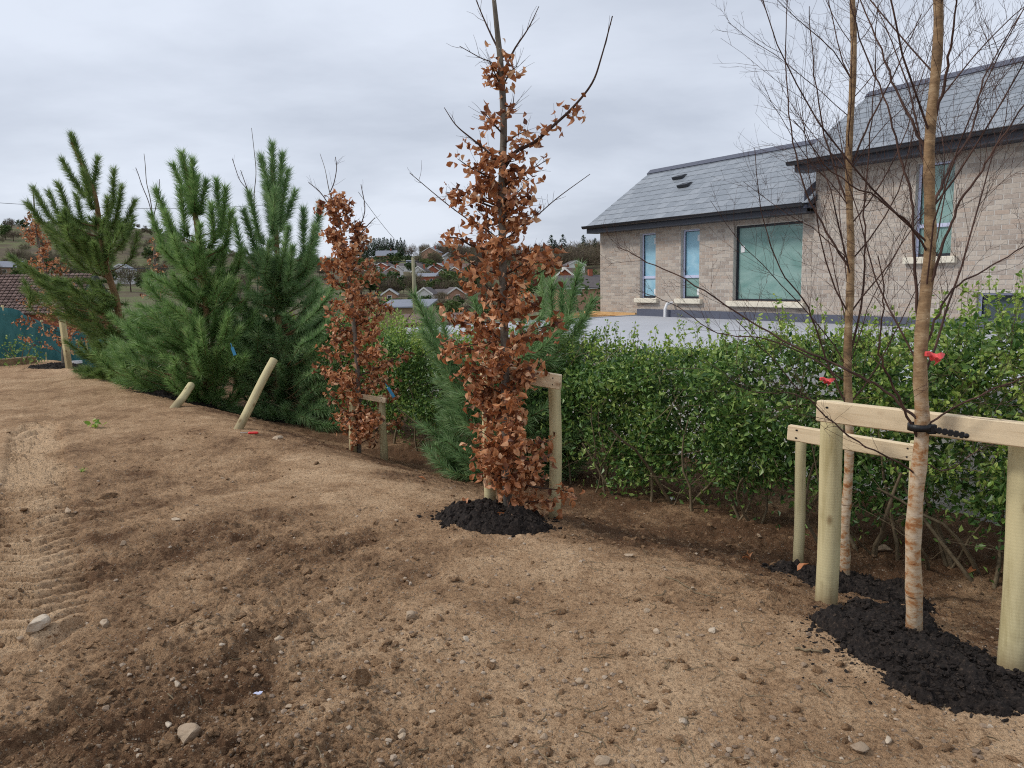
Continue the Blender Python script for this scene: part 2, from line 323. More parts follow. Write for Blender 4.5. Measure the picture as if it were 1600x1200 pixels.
c = t.mix(t.ramp(hh, [(0.0, (0, 0, 0)), (0.01, (0, 0, 0)), (1.0, (1, 1, 1))]) if False else t.math('MULTIPLY', t.math('SUBTRACT', hh, 1.15), 3.0, True), low, up)
lent = t.ramp(sc, [(0.62, (0, 0, 0)), (0.70, (1, 1, 1))]); c = t.mix(t.math('MULTIPLY', lent, 0.7), c, srgb(70, 48, 36))
blot = t.ramp(t.noise(t.map(o, (8, 8, 5)), 1.0, 5, 0.7), [(0.6, (0, 0, 0)), (0.68, (1, 1, 1))]); c = t.mix(t.math('MULTIPLY', blot, 0.45), c, srgb(84, 62, 46))
gr = t.math('MULTIPLY', t.math('SUBTRACT', 0.18, sx.outputs[2]), 5.0, True); c = t.mix(t.math('MULTIPLY', gr, t.noise(o, 40, 4)), c, srgb(84, 66, 52))
t.bsdf(c, 0.7, t.bump(t.math('ADD', hb, sc), 0.5, 0.004), spec=0.25); M['birch_bark'] = t.m

t = NT('brick'); r = t.math('FRACT', t.math('ADD', t.orand(), t.island())); o = t.pos()
c = t.ramp(r, [(0.0, srgb(142, 131, 122)), (0.16, srgb(168, 157, 147)), (0.45, srgb(182, 172, 160)), (0.65, srgb(194, 185, 173)), (0.85, srgb(176, 158, 143)), (1.0, srgb(156, 147, 140))])
c = t.mix(0.35, c, t.ramp(t.noise(o, 28, 5, 0.7), [(0.3, srgb(148, 132, 120)), (0.7, srgb(212, 200, 186))]))
c = t.mix(t.math('MULTIPLY', t.math('SUBTRACT', t.noise(o, 0.7, 4), 0.5), 1.2, True), c, srgb(168, 142, 120))
t.bsdf(c, 0.9, t.bump(t.noise(o, 120, 4), 0.3, 0.003), spec=0.15); M['brick'] = t.m
simple('mortar', srgb(192, 186, 178), 0.95, 0.1, 0.1, 20)
t = NT('slate'); r = t.math('FRACT', t.math('ADD', t.orand(), t.island())); o = t.pos()
c = t.ramp(r, [(0.0, srgb(126, 133, 140)), (0.5, srgb(137, 144, 151)), (1.0, srgb(150, 156, 162))]); c = t.mix(0.3, c, t.ramp(t.noise(o, 9, 5, 0.65), [(0.3, srgb(100, 107, 117)), (0.7, srgb(152, 158, 166))]))
t.bsdf(c, 0.5, t.bump(t.noise(o, 45, 4), 0.3, 0.004), spec=0.45); M['slate'] = t.m
simple('black_plastic', srgb(40, 42, 48), 0.35, 0.5, 0.08, 6, 0.05); simple('fascia', srgb(58, 61, 70), 0.5, 0.4, 0.06, 4, 0.05); simple('lead', srgb(86, 90, 104), 0.6, 0.4, 0.1, 3, 0.1)
simple('membrane', srgb(178, 180, 185), 0.8, 0.2, 0.10, 0.8, 0.1); simple('stone_sill', srgb(222, 214, 196), 0.8, 0.2, 0.06, 12); simple('render_white', srgb(214, 214, 214), 0.9, 0.2, 0.05, 3)
simple('window_frame', srgb(44, 47, 54), 0.4, 0.4, 0.05, 5, 0.0); simple('frame_tape', srgb(196, 200, 224), 0.5, 0.3, 0.05, 9, 0.1); simple('white_paint', srgb(226, 226, 226), 0.6, 0.3, 0.04, 5, 0.05)
simple('interior', srgb(70, 74, 72), 0.9, 0.1)
def glass(name, a, b):
    t = NT(name); o = t.obj(); f = t.noise(t.map(o, (1, 1, 2.2)), 1.6, 5, 0.55, 1.0); c = t.ramp(f, [(0.3, a), (0.7, b)]); t.bsdf(c, 0.12, None, spec=0.6); M[name] = t.m
glass('film_blue', srgb(134, 182, 204), srgb(172, 208, 222)); glass('film_teal', srgb(112, 148, 142), srgb(148, 176, 170)); glass('dark_glass', srgb(52, 60, 66), srgb(84, 96, 102)); glass('far_glass', srgb(40, 44, 50), srgb(70, 76, 84))
simple('rubber', srgb(26, 26, 28), 0.5, 0.4, 0.1, 20); simple('red_ribbon', srgb(232, 84, 84), 0.45, 0.4, 0.1, 30, 0.2); simple('blue_tag', srgb(78, 160, 206), 0.4, 0.4, 0.06, 20, 0.05); simple('red_plastic', srgb(214, 50, 48), 0.35, 0.5, 0.06, 30, 0.0); simple('steel', srgb(176, 178, 182), 0.3, 0.5, 0.05, 30, 0.0, metal=0.9)
t = NT('netting'); o = t.obj(); w1 = t.noise(t.map(o, (1, 1, 0.3)), 6, 5); c = t.ramp(w1, [(0.3, srgb(52, 108, 110)), (0.7, srgb(84, 140, 138))]); t.leaf(c, 0.6, 0.3, 0.3); M['netting'] = t.m
simple('far_brick', srgb(162, 98, 78), 0.9, 0.1, 0.2, 1.5, 0); simple('far_brick_pale', srgb(176, 138, 116), 0.9, 0.1, 0.15, 1.5, 0); simple('far_white', srgb(222, 220, 216), 0.9, 0.1, 0.05, 1, 0); simple('far_roof', srgb(98, 92, 92), 0.85, 0.2, 0.15, 2, 0); simple('far_roof_brown', srgb(112, 92, 84), 0.85, 0.2, 0.15, 2, 0); simple('far_roof_grey', srgb(128, 132, 142), 0.7, 0.3, 0.1, 2, 0)
t = NT('brown_tile'); r = t.island(); c = t.ramp(r, [(0.0, srgb(98, 80, 74)), (1.0, srgb(136, 114, 106))]); t.bsdf(c, 0.85, spec=0.2); M['brown_tile'] = t.m
t = NT('far_conifer'); c = t.ramp(t.island(), [(0.0, srgb(34, 52, 38)), (1.0, srgb(72, 90, 62))]); t.leaf(c, 0.7, 0.15, 0.2); M['far_conifer'] = t.m
t = NT('far_bare'); c = t.ramp(t.math('FRACT', t.math('ADD', t.orand(), t.math('MULTIPLY', t.island(), 0.6))), [(0.0, srgb(88, 78, 70)), (0.5, srgb(118, 104, 90)), (1.0, srgb(104, 108, 76))]); t.leaf(c, 0.8, 0.1, 0.1); M['far_bare'] = t.m
t = NT('far_green'); c = t.ramp(t.math('FRACT', t.math('ADD', t.orand(), t.math('MULTIPLY', t.island(), 0.45))), [(0.0, srgb(46, 68, 40)), (0.5, srgb(78, 98, 54)), (1.0, srgb(104, 114, 66))]); t.leaf(c, 0.7, 0.2, 0.2); M['far_green'] = t.m
simple('pole_wood', srgb(150, 146, 120), 0.9, 0.1, 0.15, 6); simple('wire', srgb(50, 52, 58), 0.6, 0.2, 0.05, 3, 0)
simple('paper', srgb(222, 216, 202), 0.8, 0.2, 0.05, 40)

# ------------------------------------------------------------------ ground sheet
ND = (0.643, -0.766)                                    # planting rows and hedge run along (-.643, .766)
def uv_of(x, y): return x * 0.766 + y * 0.643, -x * 0.643 + y * 0.766
TR = np.array([(-5.6, 8.9), (-4.5, 7.08), (-3.47, 5.4), (-2.69, 4.15), (-2.3, 3.45)])
FAR_R = np.array([0, 20, 28, 75, 150, 230, 330, 450, 600, 800, 1100, 3000.])
FAR_M = np.array([0, 0, -2.2, -2.4, -4.6, -4.0, -1.4, 8, 20, 25, 20, 10.]); FAR_L = np.array([0, 0, -2.0, -2.4, -3.0, -1.0, 5, 16.5, 39, 57, 62, 40.])
def base_z(x, y):
    x = np.asarray(x, float); y = np.asarray(y, float); u, tt = uv_of(x, y); r = np.hypot(x, y)
    amp = 0.40 + 0.15 * sstep(2, 8, tt)
    z = -amp * sstep(3.0, 5.0, u) - 1.9 * sstep(7.2, 8.4, u)
    az = np.degrees(np.arctan2(x, np.maximum(y, 1e-3)))
    k = sstep(-27, -17, az); far = np.interp(r, FAR_R, FAR_L) * (1 - k) + np.interp(r, FAR_R, FAR_M) * k
    far = np.where(y > 0, far, np.interp(r, FAR_R, FAR_M))
    w = sstep(17.5, 30, r); z = z * (1 - w) + np.minimum(far, 400) * w
    return z
def masks(x, y):
    u, tt = uv_of(x, y)
    a, b = x * 0.55 + y * 0.83, x * 0.83 - y * 0.55     # a along the raked streaks, b across
    reg = sstep(0.3, -0.9, x + 0.25 * (y - 3) + 0.35 * fbm(x * 0.9, y * 0.9, 31, 3)) * sstep(6.2, 4.6, y + 0.5 * fbm(x, y, 33, 2))
    patch = sstep(0.02, 0.3, fbm(x * 0.75 + 3, y * 0.75, 41, 3)) * sstep(14, 6, y)
    churn = np.clip(reg * (0.55 + 0.45 * sstep(-0.1, 0.25, fbm(b * 3.5, a * 0.7, 51, 3))) + 0.55 * patch, 0, 1)
    bank = sstep(3.1, 4.0, u + 0.3 * fbm(x * 1.1, y * 1.1, 61, 3))
    return a, b, churn, bank
def track_coord(x, y):
    best = np.full(x.shape, 9.0); al = np.zeros(x.shape); sd = np.zeros(x.shape); acc = 0
    for p, q in zip(TR[:-1], TR[1:]):
        d = q - p; L = np.hypot(*d); d = d / L; rx = x - p[0]; ry = y - p[1]; s = np.clip(rx * d[0] + ry * d[1], 0, L)
        dx = rx - s * d[0]; dy = ry - s * d[1]; dist = np.hypot(dx, dy); side = np.sign(d[0] * ry - d[1] * rx) * dist
        m = dist < best; best = np.where(m, dist, best); al = np.where(m, acc + s, al); sd = np.where(m, side, sd); acc += L
    return best, al, sd
def ground(x, y, detail=True):
    x = np.asarray(x, float); y = np.asarray(y, float)
    z = base_z(x, y); r = np.hypot(x, y); near = sstep(26, 16, r)
    z = z + near * (0.035 * fbm(x * 0.8, y * 0.8, 3, 3) + 0.012 * fbm(x * 3.1, y * 3.1, 5, 3))
    z = z + sstep(120, 300, r) * 2.0 * fbm(x / 70, y / 70, 9, 4)
    if not detail: return z
    a, b, churn, bank = masks(x, y); best, al, sd = track_coord(x, y); churn = churn * sstep(0.15, 0.34, best)
    z = z + near * churn * (0.045 * fbm(b * 7.0, a * 0.9, 11, 4, 0.55) + 0.035 * np.maximum(fbm(x * 11, y * 11, 13, 3, 0.6), -0.1))
    z = z + near * (0.008 + 0.018 * churn + 0.012 * bank) * fbm(x * 26, y * 26, 17, 3, 0.6)
    z = z + near * (0.004 + 0.006 * churn) * fbm(x * 75, y * 75, 19, 2)
    z = z + near * bank * 0.02 * fbm(x * 8, y * 8, 23, 3)
    w = 0.26
    inn = sstep(w, w - 0.05, best + 0.03 * fbm(x * 5, y * 5, 71, 2))
    ph = (al + np.where(sd > 0, 0.30, -0.55) * sd + 0.012 * fbm(x * 9, y * 9, 73, 2)) / 0.125
    tri = np.abs((ph % 1.0) * 2 - 1); tread = sstep(0.35, 0.62, tri)
    z = z + near * (inn * (-0.055 + 0.07 * tread * (0.55 + 0.6 * vn(x * 4, y * 4, 75))) + 0.016 * np.exp(-((best - w - 0.03) / 0.05) ** 2) * (0.5 + vn(x * 7, y * 7, 77)))
    for gx, gy in ((-1.80, 2.60), (-1.86, 2.72)):        # two cleat marks left by a digger
        rx, ry = x - gx, y - gy; p_, q_ = rx * 0.72 + ry * 0.69, -rx * 0.69 + ry * 0.72
        z = z - 0.045 * sstep(0.036, 0.012, np.abs(q_)) * sstep(0.17, 0.14, np.abs(p_)) * near
    return z
def gz(x, y): return float(ground(np.array([x]), np.array([y]), False)[0])
def on_ground(px, py):
    z = 0.0
    for _ in range(14):
        d = (px - 800) / FPX * CR - (py - 600) / FPX * CU + CF; t = (z - ZC) / d.z; p = Vector((0, 0, ZC)) + d * t; z = 0.5 * z + 0.5 * gz(p.x, p.y)
    return Vector((p.x, p.y, gz(p.x, p.y)))

az = np.radians(np.concatenate([np.linspace(-180, -42, 46)[:-1], np.linspace(-42, 42, 580), np.linspace(42, 180, 46)[1:-1]]))
inv = np.linspace(1 / 1.85, 1 / 8.0, 560); inv2 = np.linspace(1 / 8.0, 1 / 17.0, 70)[1:]; rr = np.concatenate([np.linspace(0.15, 1.75, 12), 1 / inv, 1 / inv2, np.geomspace(17.0, 3000, 80)[1:]])
A, Rr = np.meshgrid(az, rr); X = Rr * np.sin(A); Y = Rr * np.cos(A)
Z = ground(X, Y); nc = len(az); nr_ = len(rr)
V = np.stack([X, Y, Z], -1).reshape(-1, 3); V = np.concatenate([V, [[0, 0, gz(0, 0)]]])
i = np.arange(nr_ - 1)[:, None] * nc; j = np.arange(nc)[None, :]; k = (j + 1) % nc
Q = np.stack([i + j, i + k, i + nc + k, i + nc + j], -1).reshape(-1, 4)
far_face = (np.repeat(rr[:-1], nc) > 22).astype(np.int32)
T = np.stack([np.full(nc, len(V) - 1), (np.arange(nc) + 1) % nc, np.arange(nc)], -1)
mb = MB(); mb.add(V, Q[far_face == 0], T, 0); mb.n = 0; mb.add(np.zeros((0, 3)), Q[far_face == 1], None, 1)
gme = mb.mesh('ground', True); gme.materials.append(M['soil']); gme.materials.append(M['far_land'])
_, _, ch_, bk_ = masks(X, Y); tb, _, _ = track_coord(X, Y)
damp = 0.36 + 0.38 * ch_ + 0.40 * bk_ + 0.16 * fbm(X * 0.6, Y * 0.6, 81, 3) + 0.30 * fbm(X * 3.4, Y * 3.4, 83, 4, .65) - 0.38 * np.exp(-(tb / 0.22) ** 4)
at_ = gme.attributes.new('damp', 'FLOAT', 'POINT'); at_.data.foreach_set('value', np.concatenate([np.clip(damp, 0, 1).ravel(), [0.4]]).astype(np.float32))
g_o = link('ground', gme); tag(g_o, 'bare brown soil ground running out to the far hills', 'ground', kind='structure')

# loose grit, clods and pebbles: screen-even scatter around the viewer
def spread(n, rmin, rmax, seed, amax=44):
    r_ = np.random.default_rng(seed); a = np.radians(r_.uniform(-amax, amax, n)); r = 1 / r_.uniform(1 / rmax, 1 / rmin, n)
    return r * np.sin(a), r * np.cos(a)
peb = [rock_shape(1, s, 0.2, 4) for s in range(6)]; clo = [(v_ * np.array([1.15, .55 + .11 * k_, .45 + .06 * k_]), f_) for k_, (v_, f_) in enumerate(rock_shape(1, 20 + s, 1.1, 3) for s in range(6))]
x, y = spread(8500, 1.9, 12, 101); _, _, ch, bk = masks(x, y); u, _ = uv_of(x, y)
keep = (rng.random(len(x)) < 0.22 + 0.78 * sstep(-0.05, 0.25, fbm(x * 1.3, y * 1.3, 91, 3))) & (u < 5.2); x, y = x[keep], y[keep]
sz = 0.0028 + 0.015 * rng.random(len(x)) ** 5
mb = MB(); scatter(mb, peb, np.stack([x, y, ground(x, y) + sz * 0.15], -1), sz)
tag(mb.obj('gravel', M['pebble']), 'pale gravel and grit strewn over the bare soil', 'gravel', kind='stuff')
x, y = spread(34000, 1.9, 11, 103); _, _, ch, bk = masks(x, y); u, _ = uv_of(x, y)
keep = (rng.random(len(x)) < 0.10 + 0.75 * ch + 0.40 * bk) & (u < 5.6); x, y = x[keep], y[keep]
sz = 0.004 + 0.026 * rng.random(len(x)) ** 7
mb = MB(); scatter(mb, clo, np.stack([x, y, ground(x, y) + sz * 0.2], -1), sz, 0.7)
tag(mb.obj('soil_clods', M['clod'], None, False), 'crumbly brown clods of churned soil', 'soil', kind='stuff')

# ------------------------------------------------------------------ the brick house
WX = np.array([0.54, -0.8417]); WX /= np.hypot(*WX); HP = np.array([2.33, 20.0]); HZ = -2.2
house = thing('brick_house', 'new grey brick house with slate roofs and a flat roofed extension behind the hedge', 'house', (HP[0], HP[1], 0), rz=math.atan2(WX[1], WX[0]))
# local frame: +x along the front wall to the right, +y into the house, z world height
SJ, SE = 6.40, 13.5; D1 = 3.7; OFF2 = -0.12
WIN = [(1.50, 2.04, 1.10, 2.63), (2.86, 3.42, 1.10, 2.63), (4.38, 6.06, 1.06, 2.61), (8.30, 8.92, 1.84, 3.34), (9.36, 11.0, -0.2, 1.25)]
def holes_in(s0, s1, z0, z1, y):
    """front wall sheet with window openings, 0.2 thick reveals"""
    ws = [w for w in WIN if w[0] >= s0 - 0.01 and w[1] <= s1 + 0.01]; xs = sorted({s0, s1, *[w[0] for w in ws], *[w[1] for w in ws]}); zs = sorted({z0, z1, *[w[2] for w in ws], *[w[3] for w in ws]})
    m = MB()
    for a, b in zip(xs[:-1], xs[1:]):
        for c, d in zip(zs[:-1], zs[1:]):
            cx, cz = (a + b) / 2, (c + d) / 2
            if any(w[0] < cx < w[1] and w[2] < cz < w[3] for w in ws): continue
            m.add([(a, y, c), (b, y, c), (b, y, d), (a, y, d)], [(0, 1, 2, 3)])
    for w in ws:
        a, b, c, d = w; y2 = y + 0.22
        m.add([(a, y, c), (b, y, c), (b, y, d), (a, y, d), (a, y2, c), (b, y2, c), (b, y2, d), (a, y2, d)], [(0, 4, 5, 1), (1, 5, 6, 2), (2, 6, 7, 3), (3, 7, 4, 0)])
    return m
RIDGE1 = (1.85, 4.36); RIDGE2 = (1.78, 5.06)             # (depth, height)
m = holes_in(0, SJ, HZ, 2.80, 0.0045)
m.add([(0, .012, HZ), (0, D1, HZ), (0, D1, 2.8), (0, RIDGE1[0], 4.22), (0, .012, 2.8)], T=[(0, 4, 2), (0, 2, 1), (4, 3, 2)])
m.add([(0, D1, HZ), (SJ, D1, HZ), (SJ, D1, 2.8), (0, D1, 2.8)], [(0, 3, 2, 1)])
wall1 = m.obj('wall', M['mortar'], house)
m = holes_in(SJ, SE, HZ, 3.55, OFF2 + 0.0045)
for s in (SJ, SE):
    m.add([(s, OFF2 + .012, HZ), (s, D1, HZ), (s, D1, 3.55), (s, RIDGE2[0], 4.95), (s, OFF2 + .012, 3.55)], T=[(0, 4, 2), (0, 2, 1), (4, 3, 2)])
m.add([(SJ, D1, HZ), (SE, D1, HZ), (SE, D1, 3.55), (SJ, D1, 3.55)], [(0, 3, 2, 1)])
wall2 = m.obj('wall', M['mortar'], house)
bl, bh, joint = 0.215, 0.065, 0.010
bricks = []                                             # (x, z, len, hgt, y, wall)
for s0, s1, ztop, yy, wl in ((0, SJ, 2.78, 0.0, wall1), (SJ, SE, 3.54, OFF2, wall2)):
    z = 0.40; row = 0
    while z + bh <= ztop:
        x = s0 + (0 if row % 2 else -0.1125)
        while x < s1:
            a, b = max(x, s0), min(x + bl, s1)
            segs = [(a, b)]
            for w in WIN:
                if w[2] - 0.01 < z + bh / 2 < w[3] + 0.01 or (w[3] - 0.005 < z + bh / 2 < w[3] + 0.22 and w[2] > 0.5 and w[3] + .2 < ztop + .1):
                    ns = []
                    for p_, q_ in segs:
                        if q_ <= w[0] or p_ >= w[1]: ns.append((p_, q_))
                        else:
                            if p_ < w[0]: ns.append((p_, w[0]))
                            if q_ > w[1]: ns.append((w[1], q_))
                    segs = ns
            for p_, q_ in segs:
                if q_ - p_ > 0.03: bricks.append((p_, z, q_ - p_ - joint, bh, yy, wl))
            x += bl + joint
        z += bh + joint; row += 1
for w in WIN[:4]:                                       # upright soldier bricks over the openings
    yy, wl, zt = (0.0, wall1, 2.78) if w[0] < SJ else (OFF2, wall2, 3.54); x = w[0]; hgt = min(0.215, zt - w[3] - 0.012)
    while x < w[1] - 0.03: bricks.append((x, w[3] + 0.006, 0.065, hgt, yy, wl)); x += 0.075
def bseen(b):
    """visible size order: the nearest bricks above the hedge"""
    wx = HP + WX * b[0]; return (0 if (b[1] > 0.75 and 6.4 < b[0] < 10.4) else 50) + np.hypot(*wx)
bricks.sort(key=bseen)
full = MB(); full.add(box8(0, 1, 0, 1, 0, 1), BOXQ); bme = full.mesh('brick'); bme.materials.append(M['brick'])
rest = {wall1: MB(), wall2: MB()}
for n_, (x, z, l, h, yy, wl) in enumerate(bricks):
    pr = random.uniform(-0.001, 0.0015)
    if n_ < 300:
        o = link('brick', bme, wl); o.location = (x + joint / 2, yy + pr, z + joint / 2); o.scale = (l, 0.05, h)
    else: abox(rest[wl], x + joint / 2, x + joint / 2 + l, yy + pr, yy + 0.05, z + joint / 2, z + joint / 2 + h)
for wl, mm in rest.items(): tag(mm.obj('brickwork', M['brick'], wl), kind='stuff')

def roof(s0, s1, ye, ze, yr, zr, ybe, zbe, name_seen):
    """gable roof: front eave (ye,ze) to ridge (yr,zr) to back eave"""
    m = MB(); th = 0.09
    m.add([(s0, ye, ze), (s1, ye, ze), (s1, yr, zr), (s0, yr, zr), (s0, ybe, zbe), (s1, ybe, zbe), (s0, ye, ze - th), (s1, ye, ze - th), (s1, yr, zr - th), (s0, yr, zr - th), (s0, ybe, zbe - th), (s1, ybe, zbe - th)],
          [(0, 1, 2, 3), (3, 2, 5, 4), (6, 9, 8, 7), (9, 10, 11, 8), (0, 6, 7, 1), (4, 5, 11, 10), (0, 3, 9, 6), (3, 4, 10, 9), (1, 7, 8, 2), (2, 8, 11, 5)])
    rf = m.obj('roof', M['fascia'], house)
    L = math.hypot(yr - ye, zr - ze); dy, dz = (yr - ye) / L, (zr - ze) / L; ny, nz = -dz, dy
    g, wd, ln, tk = 0.25, 0.30, 0.5, 0.007; tilt = 0.030; out = []
    rows = int(L / g) + 1
    for r_ in range(rows):
        d0 = r_ * g - 0.03; d1 = min(d0 + ln, L + 0.01)
        if d1 - d0 < 0.06: continue
        x = s0 - (0.15 if r_ % 2 else 0)
        while x < s1 - 0.02:
            a, b = max(x, s0), min(x + wd, s1)
            if b - a > 0.03: out.append((a + 0.002, b - 0.002, d0 + random.uniform(-.004, .004), d1))
            x += wd
    def pt(x, d, lift): return (x, ye + dy * d + ny * lift, ze + dz * d + nz * lift)
    return rf, out, pt, tk, tilt
def slate_mesh(a, b, d0, d1, pt, tk, tilt, j):
    hi, lo = 0.013 + j * .7, 0.004
    return [pt(a, d0, hi), pt(b, d0, hi), pt(b, d1, lo), pt(a, d1, lo), pt(a, d0, hi + tk), pt(b, d0, hi + tk), pt(b, d1, lo + tk * .4), pt(a, d1, lo + tk * .4)]
r1 = roof(-0.12, SJ + 0.05, -0.33, 2.90, RIDGE1[0], RIDGE1[1], D1 + 0.33, 2.90, 0)
r2 = roof(SJ - 0.22, SE + 0.2, -0.45, 3.64, RIDGE2[0], RIDGE2[1], D1 + 0.33, 3.64, 1)
count = 0
for rf, sl, pt, tk, tilt in (r2, r1):
    mm = MB(); sl = sorted(sl, key=lambda s: (s[0] > 11.0, -s[0] if rf is r1[0] else s[0]))
    for a, b, d0, d1 in sl:
        V8 = slate_mesh(a, b, d0, d1, pt, tk, tilt, random.uniform(0, .004))
        if count < 300 and a < 11.0:
            q = MB(); c0 = np.array(V8[0]); q.add(np.array(V8) - c0, BOXQ); o = q.obj('slate', M['slate'], rf); o.location = c0; count += 1
        else: mm.add(V8, BOXQ)
    if mm.n: tag(mm.obj('slates', M['slate'], rf), kind='stuff')
    # ridge caps
for (s0, s1, (yr, zr), rf) in ((-0.14, SJ - 0.1, RIDGE1, r1[0]), (SJ - 0.24, SE + 0.2, RIDGE2, r2[0])):
    x = s0
    while x < s1:
        q = MB(); L = min(0.45, s1 - x) - 0.006
        q.add([(0, -0.13, -0.05), (L, -0.13, -0.05), (L, 0, 0.06), (0, 0, 0.06), (0, 0.13, -0.05), (L, 0.13, -0.05), (0, -0.11, -0.07), (L, -0.11, -0.07), (0, 0.11, -0.07), (L, 0.11, -0.07)],
              [(0, 1, 2, 3), (3, 2, 5, 4), (6, 7, 1, 0), (4, 5, 9, 8)], [(0, 3, 4), (1, 5, 2)])
        o = q.obj('ridge_tile', M['lead'], rf); o.location = (x, yr, zr + 0.015); x += 0.45
def gutter(s0, s1, y, z, rf):
    m = MB(); n = 9; R = 0.06
    for r_, sgn in ((R, 1), (R - 0.006, -1)):
        ring = [(y + r_ * math.cos(math.pi + math.pi * q / (n - 1)), z + r_ * math.sin(math.pi + math.pi * q / (n - 1))) for q in range(n)]
        Vv = [(s0, a, b) for a, b in ring] + [(s1, a, b) for a, b in ring]; m.add(Vv, [(q, q + 1, n + q + 1, n + q)[::sgn] for q in range(n - 1)])
    for s in (s0, s1): m.add([(s, y + R * math.cos(math.pi + math.pi * q / (n - 1)), z + R * math.sin(math.pi + math.pi * q / (n - 1))) for q in range(n)], T=[(0, q, q + 1) for q in range(1, n - 1)])
    abox(m, s0, s1, y - R - 0.004, y - R + 0.006, z - 0.005, z + 0.012)
    g = m.obj('gutter', M['black_plastic'], rf, True)
    return g
gutter(-0.16, SJ - 0.02, -0.42, 2.89, r1[0]); gutter(SJ - 0.30, SE + 0.2, -0.545, 3.63, r2[0])
m = MB(); abox(m, -0.10, SJ - 0.01, -0.355, -0.33, 2.72, 2.88); abox(m, -0.10, SJ - 0.01, -0.33, 0.0, 2.72, 2.74); m.obj('fascia', M['fascia'], r1[0])
m = MB(); abox(m, SJ - 0.20, SE + .2, -0.475, -0.45, 3.45, 3.62); abox(m, SJ - 0.20, SE + .2, -0.45, OFF2, 3.45, 3.47); m.obj('fascia', M['fascia'], r2[0])
m = MB(); abox(m, SJ - 0.045, SJ - 0.004, -0.40, 1.9, 2.80, 2.86)
m.add([(SJ - .02, -.42, 2.92), (SJ - .02, .9, 3.78), (SJ - .02, .9, 3.95), (SJ - .02, -.42, 3.09), (SJ - .006, -.42, 2.92), (SJ - .006, .9, 3.78), (SJ - .006, .9, 3.95), (SJ - .006, -.42, 3.09)], BOXQ); m.obj('flashing', M['lead'], r1[0])
for sx, d in ((1.36, 1.86), (1.95, 1.36)):               # two black roof vents on the lower roof
    pt = r1[2]; q = MB(); a = np.array(pt(sx, d, 0.03)); L = math.hypot(RIDGE1[0] + .33, RIDGE1[1] - 2.9); e = np.array([0, (RIDGE1[0] + .33) / L, (RIDGE1[1] - 2.9) / L]); nn = np.array([0, -e[2], e[1]]); w = np.array([.32, 0, 0])
    q.add([a * 0, w, w + e * .22, e * .22, nn * .075, w + nn * .075, w * .9 + e * .2 + nn * .02, w * .1 + e * .2 + nn * .02], BOXQ); o = q.obj('roof_vent', M['black_plastic'], r1[0]); o.location = a
film = ['film_blue', 'film_blue', 'film_teal', 'film_teal', 'dark_glass']
for k_, (a, b, c, d) in enumerate(WIN):
    y0 = (0.0 if a < SJ else OFF2); q = MB(); fr = 0.045; yf = y0 + 0.10
    for (p0, p1, z0, z1) in ((a, b, c, c + fr), (a, b, d - fr, d), (a, a + fr, c + fr, d - fr), (b - fr, b, c + fr, d - fr)): abox(q, p0, p1, yf, yf + 0.06, z0, z1)
    w_o = q.obj('window', M['window_frame'], house)
    panes = [(c + fr, d - fr)]
    if k_ in (0, 1, 3):
        zm = c + 0.49 * (1.0 if k_ != 3 else 1.02); panes = [(c + fr, zm - 0.03), (zm + 0.03, d - fr)]; q = MB(); abox(q, a + fr, b - fr, yf, yf + 0.06, zm - 0.03, zm + 0.03); q.obj('transom', M['frame_tape'], w_o)
    for pi_, (z0, z1) in enumerate(panes):
        q = MB(); abox(q, a + fr, b - fr, yf + 0.03, yf + 0.045, z0, z1); q.obj('pane', M['film_teal' if (k_ == 1 and pi_ == 0) else film[k_]], w_o)
        if k_ < 3:
            q = MB(); xx = (b - fr - 0.13 if k_ < 2 else a + 0.09); zz0 = (z1 - 0.22 if pi_ or k_ == 2 else z0 + 0.03); zz0 = zz0 - (0.28 if k_ == 2 else 0)
            abox(q, xx, xx + 0.10, yf + 0.026, yf + 0.029, zz0, zz0 + 0.14); q.obj('sticker', M['white_paint'], w_o)
    q = MB(); tp = 0.05                                    # pale sealing tape round the frame
    abox(q, a + 0.002, a + tp * .9, yf - 0.012, yf - 0.002, c + 0.003, d - 0.003); abox(q, b - tp * .35, b - 0.002, yf - 0.012, yf - 0.002, c + 0.003, d - 0.003); abox(q, a + tp * .9, b - tp * .35, yf - 0.012, yf - 0.002, d - tp * .7, d - 0.003)
    if k_ != 2: q.obj('sealing_tape', M['frame_tape'], w_o)
    if k_ < 4:
        q = MB(); v, qq, tt_ = bbox_bev(a - 0.12, b + 0.12, y0 - 0.09, y0 + 0.13, c - 0.115, c - 0.004, 0.01); q.add(v, qq, tt_); q.obj('sill', M['stone_sill'], w_o)
m = MB(); abox(m, 0.05, SE - .1, 0.6, 0.65, -0.5, 2.7); m.obj('inner_wall', M['interior'], house)
# flat roofed extension in front of the house
FX0, FY0, FZ = 1.55, -6.5, 0.68
m = MB(); abox(m, FX0, 13.0, FY0, -0.14, FZ - 0.16, FZ); m.obj('flat_roof', M['membrane'], house)
m = MB(); abox(m, FX0 - .02, 13.0, FY0 - .02, FY0 + .10, FZ - 0.2, FZ + .03); abox(m, FX0 - .02, FX0 + .03, FY0, -0.14, FZ - 0.2, FZ + .02); m.obj('roof_edge', M['membrane'], house)
m = MB(); abox(m, FX0 + .02, 12.9, -0.15, -0.125 + .0, FZ, 0.84); abox(m, FX0 + .02, SJ - .005, -0.125, -0.004, FZ, 0.84); m.obj('upstand', M['lead'], house)
m = MB(); abox(m, FX0 + 0.15, 12.8, FY0 + 0.15, -0.2, HZ - .3, FZ - 0.17); m.obj('extension_wall', M['render_white'], house)
m = MB(); tube(m, [(2.62, -0.24, FZ), (2.62, -0.24, 0.86), (2.64, -0.2, 0.98), (2.66, -0.05, 1.0)], 0.035, 10); m.obj('pipe', M['white_paint'], house, True)
